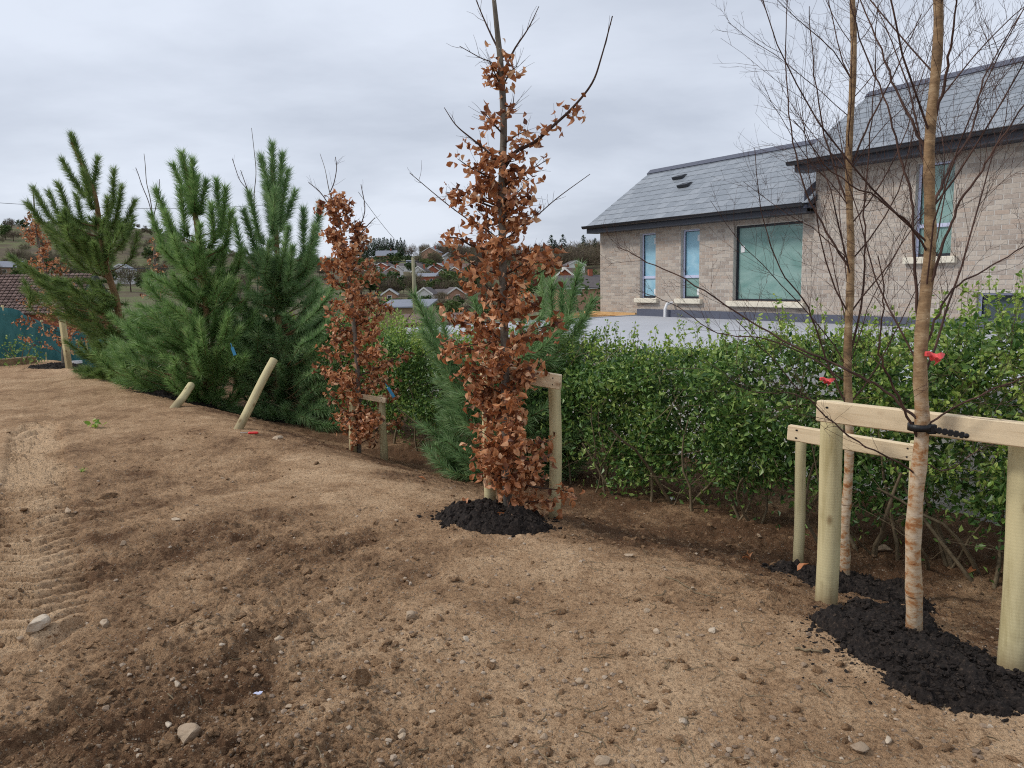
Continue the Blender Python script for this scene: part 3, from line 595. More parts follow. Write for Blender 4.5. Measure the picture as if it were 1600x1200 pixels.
tf = MB()                                                # raw timber framing left of the flat roof
for k_, (x0, x1, y0, y1, z0, z1) in enumerate([(-0.55, 1.45, -0.10, -0.055, .50, .74), (-0.55, 1.45, -1.15, -1.10, .50, .66), (-0.60, -0.555, -1.15, -0.055, .50, .70)] + [(-0.42 + .36 * q, -0.375 + .36 * q, -1.10, -0.10, .52, .67) for q in range(6)]):
    q = MB(); abox(q, x0, x1, y0, y1, z0, z1); q.obj('timber_joist', M['raw_timber'], house)
m = MB(); abox(m, -0.62, 1.5, -1.12, -0.06, HZ, .49); m.obj('lower_wall', M['render_white'], house)

# ------------------------------------------------------------------ stake frames
def cyl_post(name, base, top, r0, r1, mat, parent, sides=18):
    base = Vector(base); top = Vector(top); d = top - base; L = d.length; q = MB(); n = 9
    ph = random.uniform(0, 6); P = [(0.004 * math.sin(k * .9 + ph), 0.004 * math.cos(k * .7 + ph), L * k / (n - 1)) for k in range(n)]
    rad = [r0 + (r1 - r0) * k / (n - 1) for k in range(n)]; P.append((P[-1][0], P[-1][1], L + 0.004)); rad.append(r1 * 0.93)
    tube(q, P, rad, sides, cap=True); o = q.obj(name, mat, parent, True)
    for e in o.data.polygons:
        if len(e.vertices) == 3: e.use_smooth = False
    o.rotation_mode = 'QUATERNION'; o.rotation_quaternion = d.to_track_quat('Z', 'Y'); o.location = base; return o
def rail(name, a, b, h, th, mat, parent):
    a = Vector(a); b = Vector(b); d = b - a; q = MB(); L = d.length
    v, qq, tt_ = bbox_bev(0, L, -th / 2, th / 2, -h / 2, h / 2, 0.005); q.add(v, qq, tt_); o = q.obj(name, mat, parent)
    xa = d.normalized(); ya = Vector((0, 0, 1)).cross(xa).normalized(); za = xa.cross(ya)
    o.matrix_local = Matrix(((xa.x, ya.x, za.x, a.x), (xa.y, ya.y, za.y, a.y), (xa.z, ya.z, za.z, a.z), (0, 0, 0, 1)))
    return o
def local(root, p): return Vector(p) - root.location
def stake_frame(label, posts, rl, hgt, group='round post frames beside the planted trees'):
    """posts: list of (base px, base py, top px, top py, radius); rl: (p0, Y0, p1, Y1, height, thickness)"""
    b0 = on_ground(*posts[0][:2]); root = thing('stake_frame', label, 'stake', b0, group)
    for (bx, by, tx, ty, r) in posts:
        b = on_ground(bx, by); tp = at(tx, ty, b.y + (0.13 if bx > 1500 else 0.02)); b.z -= 0.25
        cyl_post('post', local(root, b), local(root, tp), r * 1.02, r * 0.98, M['post_wood'], root)
    if rl:
        a = at(*rl[0], rl[1]); b = at(*rl[2], rl[3]); rr_ = rail('rail', local(root, a), local(root, b), rl[4], rl[5], M['rail_wood'], root)
        L = (b - a).length
        for xx in (0.05, 0.055, L - .05):
            for zz_ in (-.022, .022):
                q = MB(); ang = np.arange(8) * math.pi / 4; q.add([(xx + .005 * math.cos(t_), -rl[5] / 2 - .0015, zz_ + .005 * math.sin(t_)) for t_ in ang], T=[(0, k_, k_ + 1) for k_ in range(1, 7)]); q.obj('nail', M['rubber'], rr_)
    return root
stake_frame('pale timber rail on two thick round posts behind the nearest birch', [(1291, 941, 1302, 628, 0.055), (1584, 1052, 1603, 668, 0.055)], ((1278, 641), 3.56, (1690, 690), 2.82, 0.098, 0.045), 1)
stake_frame('thinner timber rail and posts behind the farther birch, beside the hedge', [(1247, 885, 1253, 668, 0.035), (1425, 935, 1431, 690, 0.034)], ((1232, 675), 4.22, (1436, 709), 3.78, 0.085, 0.04), 1)
stake_frame('timber rail and two round posts half hidden by the copper leaved beech', [(867, 810, 867, 588, 0.044), (765, 795, 762, 580, 0.042)], ((752, 577), 5.42, (876, 597), 5.08, 0.10, 0.04), 1)
stake_frame('short post and thin rail at the smaller beech low by the hedge', [(600, 714, 596, 618, 0.045), (550, 702, 551, 622, 0.042)], ((541, 615), 8.78, (603, 626), 8.62, 0.06, 0.03), 1)
def lone_stake(label, base, tip, Yt, r):
    b = on_ground(*base); root = thing('tree_stake', label, 'stake', b, 'slanting single stakes under the pines'); tp = at(*tip, Yt); d = (tp - b).normalized()
    cyl_post('shaft', local(root, b - d * 0.2), local(root, tp), r, r * .95, M['post_wood'], root); return root
lone_stake('long pale round stake slanting into the nearest pine', (372, 670), (428, 562), 9.15, 0.05)
lone_stake('short visible stub of slanting stake under the middle pine', (274, 636), (299, 602), 10.75, 0.055)
lone_stake('upright round stake in shade at the foot of the farthest pine', (163, 583), (168, 540), 13.6, 0.055)
b = on_ground(108, 576); root = thing('square_stake', 'square sawn stake beside the leafy beech at far left', 'stake', b); tp = at(97, 500, b.y + .05); q = MB(); L = (tp - b).length
v, qq, tt_ = bbox_bev(-.05, .05, -.05, .05, -.2, L, 0.006); q.add(v, qq, tt_); o = q.obj('shaft', M['post_wood'], root); o.rotation_mode = 'QUATERNION'; o.rotation_quaternion = (tp - b).to_track_quat('Z', 'Y')

# ------------------------------------------------------------------ mulch beds
def mulch(label, blobs, hgt, n_l=900, seed=1):
    """blobs: list of (px,py,rx,ry) ellipses in metres on the ground"""
    cs = [(on_ground(px, py), rx, ry, rot) for px, py, rx, ry, rot in blobs]
    x0 = min(c.x - max(a, b_) for c, a, b_, _ in cs) - .2; x1 = max(c.x + max(a, b_) for c, a, b_, _ in cs) + .1; y0 = min(c.y - max(a, b_) for c, a, b_, _ in cs) - .1; y1 = max(c.y + max(a, b_) for c, a, b_, _ in cs) + .1
    st = max(0.012, (x1 - x0) / 150); xs = np.arange(x0, x1, st); ys = np.arange(y0, y1, st); X, Y = np.meshgrid(xs, ys)
    def field(X, Y):
        f = np.full(X.shape, -9.0)
        for c, a, b_, rot in cs:
            dx, dy = X - c.x, Y - c.y; p_, q_ = dx * math.cos(rot) + dy * math.sin(rot), -dx * math.sin(rot) + dy * math.cos(rot); f = np.maximum(f, 1 - np.sqrt((p_ / a) ** 2 + (q_ / b_) ** 2))
        return f + 0.24 * fbm(X * 5, Y * 5, seed, 3) + 0.14 * fbm(X * 17, Y * 17, seed + 5, 3)
    f = field(X, Y); h = hgt * sstep(-0.08, 0.55, f) * 1.0 + (0.035 * fbm(X * 13, Y * 13, seed + 9, 3, .6) + 0.02 * fbm(X * 40, Y * 40, seed + 11, 3)) * sstep(-.05, .2, f)
    Z = ground(X, Y) + h - 0.03 * sstep(0.08, -0.1, f); ok = f > -0.08
    nx = len(xs); idx = np.arange(X.size).reshape(X.shape); cell = ok[:-1, :-1] & ok[1:, :-1] & ok[:-1, 1:] & ok[1:, 1:]
    Q = np.stack([idx[:-1, :-1], idx[:-1, 1:], idx[1:, 1:], idx[1:, :-1]], -1)[cell]
    m = MB(); m.add(np.stack([X, Y, Z], -1).reshape(-1, 3), Q)
    r_ = np.random.default_rng(seed); lx = r_.uniform(x0, x1, n_l * 6); ly = r_.uniform(y0, y1, n_l * 6); lf = field(lx, ly); kp = (r_.random(len(lx)) < np.where(lf > 0.02, 0.85, 0.42 * np.exp(np.minimum(lf, 0) * 5.5))); lx, ly, lf = lx[kp], ly[kp], lf[kp]
    s_ = 0.003 + 0.017 * r_.random(len(lx)) ** 5; lz = ground(lx, ly) + hgt * sstep(-.08, .55, lf) + s_ * .1
    scatter(m, clo, np.stack([lx, ly, lz], -1), s_, 0.8)
    o = m.obj('mulch_bed', M['mulch'], None, False); tag(o, label, 'mulch', 'black mulch heaped around the planted trees', 'stuff')
mulch('large black mulch bed spread around the nearest birch', [(1425, 1010, .36, .30, 0.3), (1520, 1062, .34, .20, -0.75), (1350, 985, .22, .25, 0), (1480, 1080, .22, .12, -0.6), (1385, 962, .24, .2, 0)], 0.06, 2200, 3)
mulch('smaller black mulch patch around the farther birch by the hedge', [(1325, 915, .40, .30, 0), (1255, 900, .28, .14, 0), (1390, 935, .25, .2, 0)], 0.055, 900, 4)
mulch('black mulch mound under the copper leaved beech', [(770, 808, .40, .25, 0), (740, 803, .24, .14, 0), (800, 825, .28, .13, 0)], 0.075, 900, 5)
mulch('dark mulch at the foot of the middle pine', [(290, 626, .75, .4, 0)], 0.05, 300, 6)
mulch('dark mulch at the foot of the nearest pine', [(440, 656, .6, .35, 0)], 0.04, 260, 7)
mulch('dark mulch at the foot of the small beech at far left', [(105, 573, .75, .5, 0)], 0.06, 260, 8)

# ------------------------------------------------------------------ birches
def sub_twigs(mb, P, rad, n, L, r_, depth=1, up=0.35, sides=3):
    """side twigs off a branch path"""
    P = np.asarray(P); m = len(P)
    for _ in range(n):
        f = r_.uniform(0.18, 0.98) * (m - 1); i0 = int(f); t_ = f - i0; p = P[i0] * (1 - t_) + P[min(i0 + 1, m - 1)] * t_
        d = nrm(P[min(i0 + 1, m - 1)] - P[i0 - 1 if i0 else 0] + 1e-6); side = nrm(np.cross(d, r_.normal(size=3))); dr = nrm(d * r_.uniform(.5, 1.1) + side * r_.uniform(.5, 1.0) + np.array([0, 0, up * r_.uniform(0, 1)]))
        l = L * r_.uniform(.45, 1.15) * (1 - 0.5 * f / m); k = 5 if depth else 4; pts = [p]; q = dr
        for s in range(k - 1):
            q = nrm(q + r_.normal(size=3) * 0.13 + np.array([0, 0, 0.07])); pts.append(pts[-1] + q * l / (k - 1))
        rd = np.linspace(rad, rad * 0.45, k); tube(mb, pts, rd, sides)
        if depth: sub_twigs(mb, pts, rad * 0.7, max(1, int(n * 0.28)), l * 0.55, r_, depth - 1, up, 3)
def twig_path(p0, dr, L, k, r_, curl, wob=0.09):
    pts = [np.array(p0)]; q = nrm(np.array(dr, float))
    for s in range(k - 1):
        q = nrm(q + r_.normal(size=3) * wob + np.array([0, 0, curl])); pts.append(pts[-1] + q * L / (k - 1))
    return np.array(pts)
def tree_trunk(path, Y, radpx, Ybase):
    return [at(px, py, Y) for px, py in path], [r * Y / FPX for r in radpx]
def birch(label, base, path, radpx, manual, nproc, seed, zr, Lmax):
    r_ = np.random.default_rng(seed); b = on_ground(*base); Yb = b.y
    root = thing('birch_tree', label, 'tree', b, 'bare young birches tied to the stake frames')
    lean = lambda py: -0.11 * min(1.0, max(0.0, (1000 - py) / 340)) if Yb < 3.6 else 0.0
    P = [b - Vector((0, 0, .15)), b] + [at(px, py, Yb + lean(py)) for px, py in path]; P = smooth_path(P, 5); rad = np.interp(np.linspace(0, 1, len(P)), np.linspace(0, 1, len(radpx)), radpx) * Yb / FPX
    rad = rad * (1 + 0.07 * np.sin(np.arange(len(P)) * 2.1 + seed)); L0 = np.array(b); P[8:, 0] += 0.010 * np.sin(np.arange(len(P) - 8) * .55 + seed)
    q = MB(); tube(q, P - L0, rad, 14); q.obj('trunk', M['birch_bark'], root, True)
    for (pts, w0, dy, nt) in manual:
        n = len(pts); W = [np.array(at(px, py, Yb + lean(pts[0][1]) + dy * (k / (n - 1)) ** 1.2)) for k, (px, py) in enumerate(pts)]; S = smooth_path(W, 5); S[2:] += r_.normal(size=(len(S) - 2, 3)) * 0.003
        q = MB(); tube(q, S - L0, np.linspace(w0 * .55, w0 * .17, len(S)) * Yb / FPX, 6); sub_twigs(q, S - L0, 0.0011, nt + 5, 0.5, r_, 2); q.obj('branch', M['birch_twig'], root, True)
    for k in range(nproc):
        f = ((k + r_.random()) / nproc) ** 0.9; z = zr[0] + (zr[1] - zr[0]) * f; i0 = int(np.argmin(np.abs(P[:, 2] - z))); p = P[i0]
        a = k * 2.4 + r_.uniform(-.4, .4); dirx, diry = math.cos(a), math.sin(a) * 0.8
        if diry < -0.45: diry = -0.45
        L = Lmax * (1.05 - 0.5 * f) * r_.uniform(.65, 1.1); el = r_.uniform(0.75, 1.5)
        S = twig_path(p, (dirx, diry, el), L, 9, r_, 0.05); r0 = rad[i0] * r_.uniform(.14, .25)
        q = MB(); tube(q, S - L0, np.linspace(r0, 0.0014, 9), 5); sub_twigs(q, S - L0, 0.0011, 13, 0.5 * L / Lmax + .12, r_, 2); q.obj('branch', M['birch_twig'], root, True)
    return root
birch('nearest birch with white and orange bark strapped to the thick rail', (1428, 1002), [(1430, 860), (1436, 700), (1440, 600), (1446, 460), (1452, 330), (1458, 180), (1463, 20), (1467, -160), (1470, -420), (1474, -750)], [14.5, 13.5, 11.8, 10.6, 10, 8.8, 7.8, 7.2, 6.6, 5.6, 4, 2.5],
      [([(1440, 625), (1434, 540), (1431, 440), (1428, 360), (1423, 300), (1406, 245), (1386, 165), (1352, 80), (1318, -30)], 5.5, 0.25, 13),
       ([(1447, 500), (1458, 430), (1478, 370), (1502, 315), (1540, 255), (1583, 190), (1640, 110)], 5.0, -0.2, 12),
       ([(1444, 560), (1462, 500), (1490, 452), (1540, 420), (1600, 385), (1680, 330)], 4.0, 0.3, 12),
       ([(1437, 690), (1412, 640), (1390, 590), (1373, 540), (1380, 470), (1372, 400)], 4.2, -0.25, 10),
       ([(1434, 655), (1385, 612), (1330, 580), (1250, 545), (1170, 500), (1085, 445), (1010, 408), (965, 385)], 4.0, 0.5, 12),
       ([(1440, 672), (1480, 642), (1540, 615), (1610, 585), (1700, 560)], 3.5, -0.3, 10),
       ([(1438, 720), (1480, 735), (1540, 700), (1610, 680)], 2.5, 0.35, 9),
       ([(1456, 330), (1480, 270), (1520, 200), (1540, 120), (1600, 10)], 4.5, 0.4, 12),
       ([(1455, 260), (1430, 200), (1400, 140), (1370, 60), (1330, -40)], 5.0, 0.2, 12),
       ([(1459, 190), (1480, 120), (1490, 40), (1500, -60)], 4.5, -0.2, 11),
       ([(1450, 395), (1420, 350), (1370, 310), (1300, 270), (1240, 190)], 3.4, -0.3, 12),
       ([(1436, 745), (1400, 720), (1340, 690), (1280, 640), (1215, 570), (1150, 500)], 2.8, -0.35, 11)], 25, 41, (1.0, 4.4), 1.4)
birch('slimmer birch standing farther back, with a red ribbon, beside the hedge', (1320, 908), [(1322, 790), (1326, 660), (1327, 520), (1327, 380), (1329, 240), (1331, 100), (1333, -40), (1336, -260), (1340, -520)], [9, 8.5, 7.4, 6.6, 6, 5.4, 5, 4.6, 4, 3.2, 2],
      [([(1327, 560), (1345, 480), (1352, 400), (1350, 320), (1358, 230), (1366, 120), (1372, 0)], 3.6, 0.1, 14),
       ([(1326, 640), (1290, 560), (1262, 480), (1220, 420), (1190, 330), (1180, 230)], 3.0, -0.2, 14),
       ([(1328, 420), (1290, 360), (1260, 300), (1235, 200), (1228, 80), (1232, -20)], 3.4, 0.2, 14),
       ([(1329, 330), (1300, 250), (1275, 140), (1265, 10)], 3.2, 0.3, 12),
       ([(1330, 260), (1360, 190), (1400, 110), (1440, 20)], 3.2, -0.2, 12),
       ([(1326, 600), (1270, 560), (1200, 530), (1120, 520), (1060, 480), (1000, 455)], 2.6, 0.4, 12),
       ([(1325, 680), (1290, 640), (1240, 615), (1170, 610), (1100, 560)], 2.2, 0.1, 10)], 38, 43, (0.75, 4.3), 1.4)

# ------------------------------------------------------------------ beeches with copper leaves
def leaf_shape(seed, L=0.078, W=0.042):
    r_ = np.random.default_rng(seed); n = 5; ys = np.linspace(0, 1, n); prof = np.array([0.06, 0.72, 1.0, 0.74, 0.05]); curl = r_.uniform(0.2, 2.3); fold = r_.uniform(0.2, 1.5); tw = r_.uniform(-2.2, 2.2); V = []
    for y_, w in zip(ys, prof):
        for sgn in (-1, 0, 1):
            x_ = sgn * w * W / 2; z_ = abs(x_) * fold + r_.normal() * 0.002; a = tw * (y_ - .5); V.append((x_ * math.cos(a) - z_ * math.sin(a), y_ * L * (1 - 0.2 * curl * y_), x_ * math.sin(a) + z_ * math.cos(a) - curl * 0.35 * L * y_ * y_))
    Q = []
    for k in range(n - 1):
        for c in range(2): Q.append((k * 3 + c, k * 3 + c + 1, k * 3 + c + 4, k * 3 + c + 3))
    return np.array(V), np.array(Q)
LEAVES = [leaf_shape(s) for s in range(10)]
def droop_rot(n, r_):
    y = nrm(r_.normal(size=(n, 3)) * np.array([.8, .8, .55]) + np.array([0, 0, -.75])); x = nrm(np.cross(y, r_.normal(size=(n, 3)))); return np.stack([x, y, np.cross(x, y)], -1)
def joined_leaves(mb, pos, size, r_, shapes=LEAVES):
    n = len(pos); w = r_.integers(0, len(shapes), n); R = droop_rot(n, r_)
    for k, (V, Q) in enumerate(shapes):
        m = w == k; c = int(m.sum())
        if not c: continue
        W = np.einsum('nij,vj->nvi', R[m], V) * size[m][:, None, None] + pos[m][:, None, :]
        mb.add(W.reshape(-1, 3), (Q[None] + (np.arange(c) * len(V))[:, None, None]).reshape(-1, 4))
def beech(label, base, path, radpx, brs, nproc, seed, singles, lsize, zr, spread_, lper, group, dens=lambda f: 1.0):
    """brs: manual branches (px path, w px, dy, leaves 0..1 start/end fraction of leafy part, n leaves)"""
    r_ = np.random.default_rng(seed); b = on_ground(*base); Yb = b.y; L0 = np.array(b)
    root = thing('beech_tree', label, 'tree', b, group)
    P = smooth_path([b - Vector((0, 0, .15)), b] + [at(px, py, Yb) for px, py in path], 5); rad = np.interp(np.linspace(0, 1, len(P)), np.linspace(0, 1, len(radpx)), radpx) * Yb / FPX
    q = MB(); tube(q, P - L0, rad, 10); q.obj('trunk', M['beech_bark'], root, True)
    lp = []
    def leafy(S, n, f0, f1):
        for _ in range(n // 3 + 1):
            f = r_.uniform(f0, f1) * (len(S) - 1); i0 = min(int(f), len(S) - 2); c = S[i0] + (S[i0 + 1] - S[i0]) * (f - i0) + r_.normal(size=3) * 0.022
            for _ in range(r_.integers(2, 5)): lp.append(c + r_.normal(size=3) * np.array([.028, .028, .03]))
    for (pts, w0, dy, f0, f1, nl) in brs:
        n = len(pts); W = [np.array(at(px, py, Yb + dy * (k / (n - 1)))) for k, (px, py) in enumerate(pts)]; S = smooth_path(W, 5)
        q = MB(); tube(q, S - L0, np.linspace(w0, max(.5, w0 * .25), len(S)) * Yb / FPX, 6); sub_twigs(q, S - L0, 0.0017, 7, 0.22, r_, 0); q.obj('branch', M['twig'], root, True)
        if nl: leafy(S, nl, f0, f1)
    for k in range(nproc):
        f = (k + r_.random()) / nproc; z = zr[0] + (zr[1] - zr[0]) * f; i0 = int(np.argmin(np.abs(P[:, 2] - z))); a = k * 2.4 + r_.uniform(-.5, .5)
        L = spread_(f) * r_.uniform(.75, 1.15); S = twig_path(P[i0], (math.cos(a), math.sin(a), r_.uniform(.15, .75)), L, 7, r_, 0.03, 0.12)
        q = MB(); tube(q, S - L0, np.linspace(0.006, 0.0018, 7), 5); sub_twigs(q, S - L0, 0.0016, 6, L * .5, r_, 0); q.obj('branch', M['twig'], root, True)
        leafy(S, int(lper * dens(f)), 0.15, 1.0)
    lp = np.array(lp); lp[:, 2] = np.maximum(lp[:, 2], ground(lp[:, 0], lp[:, 1], False) + .05); n = len(lp); size = lsize * r_.uniform(.6, 1.15, n)
    if singles:
        order = np.argsort(lp[:, 1] - 0.02 * size); single = order[:singles]; others = order[singles:]; meshes = []
        for V, Q in LEAVES:
            q = MB(); q.add(V, Q); me = q.mesh('leaf', True); me.materials.append(M['beech_leaf']); meshes.append(me)
        for i_ in single:
            o = link('leaf', meshes[int(r_.integers(0, 10))], root); o.location = lp[i_] - L0; o.rotation_euler = Matrix(droop_rot(1, r_)[0].tolist()).to_euler(); o.scale = (size[i_],) * 3
    else: others = np.arange(n)
    q = MB(); joined_leaves(q, lp[others] - L0, size[others], r_); tag(q.obj('leaves', M['beech_leaf'], root, True), kind='stuff')
    return root
G_B = 'young beeches holding copper leaves'
def prof(f): return np.interp(f, [0, .12, .3, .45, .6, .75, .9, 1], [.30, .37, .35, .40, .42, .34, .22, .13])
beech('tall beech with large curled copper leaves on a black mulch mound', (793, 806), [(791, 700), (789, 560), (786, 430), (784, 300), (787, 200), (783, 110), (776, 40), (768, -40), (762, -120)], [8, 7.5, 7, 6.5, 6, 5.5, 5.2, 4.6, 3.8, 2.5, 1.5],
      [([(788, 262), (805, 238), (835, 222), (865, 196), (895, 168), (925, 130), (940, 88), (957, 25)], 3.2, -0.1, .12, .62, 60),
       ([(790, 105), (805, 75), (825, 45), (842, 10)], 1.8, 0.1, 0, .3, 6), ([(786, 90), (770, 60), (752, 20), (738, -15)], 1.8, 0.1, 0, .15, 4), ([(784, 130), (770, 100), (750, 90), (718, 72)], 1.2, 0, 0, .4, 12),
       ([(785, 140), (772, 112), (764, 95)], 1.3, -.05, .2, 1, 22), ([(788, 130), (798, 112), (808, 104)], 1.3, -.05, .2, 1, 20), ([(788, 180), (800, 170), (803, 150)], 1.2, 0, .3, 1, 14),
       ([(786, 262), (760, 235), (735, 215), (712, 195), (694, 168)], 2.0, 0.05, .1, .6, 34), ([(785, 295), (760, 275), (735, 262), (715, 248)], 2.0, -0.1, .1, .9, 40), ([(786, 210), (770, 192), (758, 178)], 1.5, -.1, .2, 1, 30), ([(787, 225), (806, 212), (822, 205)], 1.5, -.1, .2, 1, 26), ([(787, 290), (812, 275), (835, 262), (854, 250)], 1.4, .1, .2, 1, 16),
       ([(785, 330), (755, 318), (720, 305), (696, 300)], 2.0, .05, .1, 1, 40), ([(785, 345), (810, 325), (828, 318)], 1.5, -.05, .1, 1, 26), ([(784, 395), (740, 385), (715, 372), (697, 372)], 2.0, -.05, .1, 1, 40), ([(786, 430), (820, 415), (850, 408), (878, 402)], 2.0, .1, .2, 1, 40), ([(786, 400), (760, 365), (700, 320), (640, 270)], 1.4, .2, 0, .2, 4), ([(786, 380), (830, 345), (870, 310), (922, 272)], 1.2, .2, 0, .2, 4), ([(790, 745), (830, 760), (870, 765), (895, 770)], 1.6, -.25, .4, 1, 26), ([(791, 770), (795, 795), (798, 830)], 1.4, -.3, .3, 1, 14)],
      70, 51, 300, 0.9, (0.06, 2.4), prof, 44, G_B, lambda f: np.interp(f, [0, .3, .6, .8, 1], [1.5, 1.25, 1.0, .7, .45]))
beech('slender leafy beech between the nearest pine and the hedge', (560, 704), [(560, 620), (556, 540), (548, 470), (540, 400), (528, 340), (515, 300), (508, 265), (500, 240)], [5, 4.6, 4.2, 3.6, 2.8, 1.9, 1.1, .7, .4, .3],
      [([(516, 300), (522, 285), (526, 262), (524, 245)], .8, 0, 0, 0, 0), ([(545, 420), (556, 370), (570, 330), (564, 288)], 1.2, 0, .1, .6, 40), ([(552, 380), (572, 355), (586, 340)], 1, 0, 0, .4, 20), ([(514, 320), (500, 300), (482, 285)], .8, 0, 0, .2, 6), ([(556, 590), (590, 575), (620, 560), (634, 555)], 1.4, -.2, .2, 1, 60), ([(558, 620), (590, 600), (615, 590)], 1.4, -.2, .2, 1, 60), ([(558, 560), (580, 550), (600, 545)], 1.2, -.3, .2, 1, 40), ([(558, 640), (548, 652), (536, 668)], 1.2, -.45, .1, 1, 50), ([(560, 650), (568, 660), (578, 680)], 1.2, -.4, .1, 1, 60), ([(560, 640), (580, 645), (592, 660)], 1.2, -.45, .2, 1, 40), ([(558, 655), (556, 670), (558, 692)], 1.2, -.4, .1, 1, 50)],
      54, 53, 0, .95, (-0.25, 2.52), lambda f: np.interp(f, [0, .2, .5, .8, 1], [.62, .58, .48, .38, .20]), 60, G_B, lambda f: np.interp(f, [0, .25, .5, 1], [.9, 1, 1.1, .8]))
beech('small leafy beech at far left, partly behind the farthest pine', (100, 572), [(98, 520), (85, 460), (70, 420), (60, 380), (55, 340), (52, 300)], [4, 3.5, 3, 2.4, 2, 1.4, .8], [], 44, 55, 0, 1.05, (0.15, 3.1), lambda f: np.interp(f, [0, .5, 1], [.95, .6, .22]), 34, G_B, lambda f: np.interp(f, [0, .7, 1], [1.2, .9, .5]))
beech('thin nearly bare beech between the two farther pines', (246, 585), [(246, 520), (243, 440), (241, 380), (239, 345), (235, 312), (229, 285), (227, 258), (225, 240)], [2.6, 2.6, 2.2, 1.8, 1.2, .8, .6, .5, .35], [([(240, 350), (233, 318), (222, 290), (216, 272), (212, 262)], .7, 0, 0, 0, 0), ([(240, 340), (248, 300), (249, 280)], .8, 0, 0, 0, 0)], 16, 57, 0, 1.05, (0.2, 2.7), lambda f: np.interp(f, [0, 1], [.6, .2]), 9, G_B)
beech('thin bare topped beech behind the nearest pine', (405, 640), [(404, 540), (402, 440), (400, 360), (397, 310), (400, 270), (397, 235), (393, 200)], [2.6, 2.4, 1.8, 1.2, .8, .6, .5, .35], [([(398, 320), (386, 296), (374, 280), (363, 248)], .6, 0, 0, 0, 0), ([(398, 330), (388, 300), (376, 266)], .8, 0, 0, 0, 0)], 10, 59, 0, 1.0, (0.2, 2.4), lambda f: np.interp(f, [0, 1], [.45, .2]), 8, G_B)

# ------------------------------------------------------------------ pines
def needles(mb, S, r_, n, L, forward=0.75, start=0.0, wid=0.0085):
    S = np.asarray(S); f = r_.uniform(start, 1, n) ** 0.9 * (len(S) - 1); i0 = np.minimum(f.astype(int), len(S) - 2); t_ = (f - i0)[:, None]
    p = S[i0] * (1 - t_) + S[i0 + 1] * t_; d = nrm(S[i0 + 1] - S[i0]); side = nrm(np.cross(d, r_.normal(size=(n, 3)))); ang = r_.normal(forward, 0.16, n); ang = np.clip(ang - 0.35 * (f / (len(S) - 1)) ** 4, .15, 1.4)[:, None]
    dr = nrm(d * np.cos(ang) + side * np.sin(ang)); l = (L * r_.uniform(.7, 1.12, n))[:, None]; w = nrm(np.cross(dr, r_.normal(size=(n, 3)))) * wid / 2; droop = np.array([0, 0, -1.0]) * l * r_.uniform(0, .22, n)[:, None]
    tip = p + dr * l + droop; V = np.stack([p - w, p + w, tip], 1).reshape(-1, 3); mb.add(V, T=np.arange(n * 3).reshape(-1, 3))
def pine(label, base, path, radpx, shoots, clouds, mat, seed, nl, nper, group):
    """shoots: (tip px,py, base px,py, dy); clouds: (cx,cy,rx,ry,depth,count) bulk of side shoots"""
    r_ = np.random.default_rng(seed); b = on_ground(*base); Yb = b.y; L0 = np.array(b)
    root = thing('pine_tree', label, 'tree', b, group); P = smooth_path([b - Vector((0, 0, .15)), b] + [at(px, py, Yb) for px, py in path], 5)
    rad = np.interp(np.linspace(0, 1, len(P)), np.linspace(0, 1, len(radpx)), radpx) * Yb / FPX; q = MB(); tube(q, P - L0, rad, 10); q.obj('trunk', M['pine_bark'], root, True); nd = MB()
    needles(nd, P[-8:] - L0, r_, int(nper * 1.2), nl, .6)
    def shoot(bp, tp, n, fw=.76):
        bp = np.array(bp); tp = np.array(tp); hz = np.hypot(*(bp - P[np.argmin(np.linalg.norm(P - bp, axis=1))])[:2]); zt = bp[2] - 0.30 * hz - 0.05
        i0 = int(np.argmin(np.abs(P[:, 2] - max(zt, P[2, 2] + .12)))); a = P[i0]; mid = (a + bp) / 2 + np.array([0, 0, -0.06 * hz]) + r_.normal(size=3) * .02
        bend = bp + (tp - bp) * .5 + np.array([0, 0, -0.10]) * np.hypot(*(tp - bp)[:2]); S = smooth_path([a, mid, bp, bend, tp], 4)
        q = MB(); tube(q, S - L0, np.interp(np.arange(len(S)), [0, len(S) - 1], [0.009, 0.003]), 4); q.obj('branch', M['pine_bark'], root, True)
        needles(nd, S[5:] - L0, r_, int(n * 1.15), nl, fw)
    for tx, ty, bx, by, dy in shoots:
        shoot(at(bx, by, Yb + dy), at(tx, ty, Yb + dy * 1.25), int(nper * 1.9 * max(.5, math.hypot(tx - bx, ty - by) * Yb / FPX / .42)), .86)
    for cx, cy, rx, ry, dep, cnt in clouds:
        for _ in range(cnt):
            d = nrm(r_.normal(size=3)) * r_.uniform(.4, 1.25) ** .7; px, py = cx + rx * d[0], cy + ry * d[1]; tp = np.array(at(px, py, Yb + dep * d[2])); ax = P[np.argmin(np.abs(P[:, 2] - tp[2]))]
            out = tp - ax; out[2] = 0; hl = np.linalg.norm(out) + 1e-6; out /= hl; dr = nrm(out * .8 + np.array([0, 0, r_.uniform(.25, 1.3)]) + r_.normal(size=3) * .25); ln = r_.uniform(.30, .52); tp[2] = max(tp[2], gz(tp[0], tp[1]) + .14)
            bp = tp - dr * ln; bp[2] = max(bp[2], gz(bp[0], bp[1]) + .08); shoot(bp, tp, int(nper * ln / .42))
    tag(nd.obj('needles', M[mat], root), kind='stuff'); return root
G_P = 'young pines along the edge of the cleared soil'
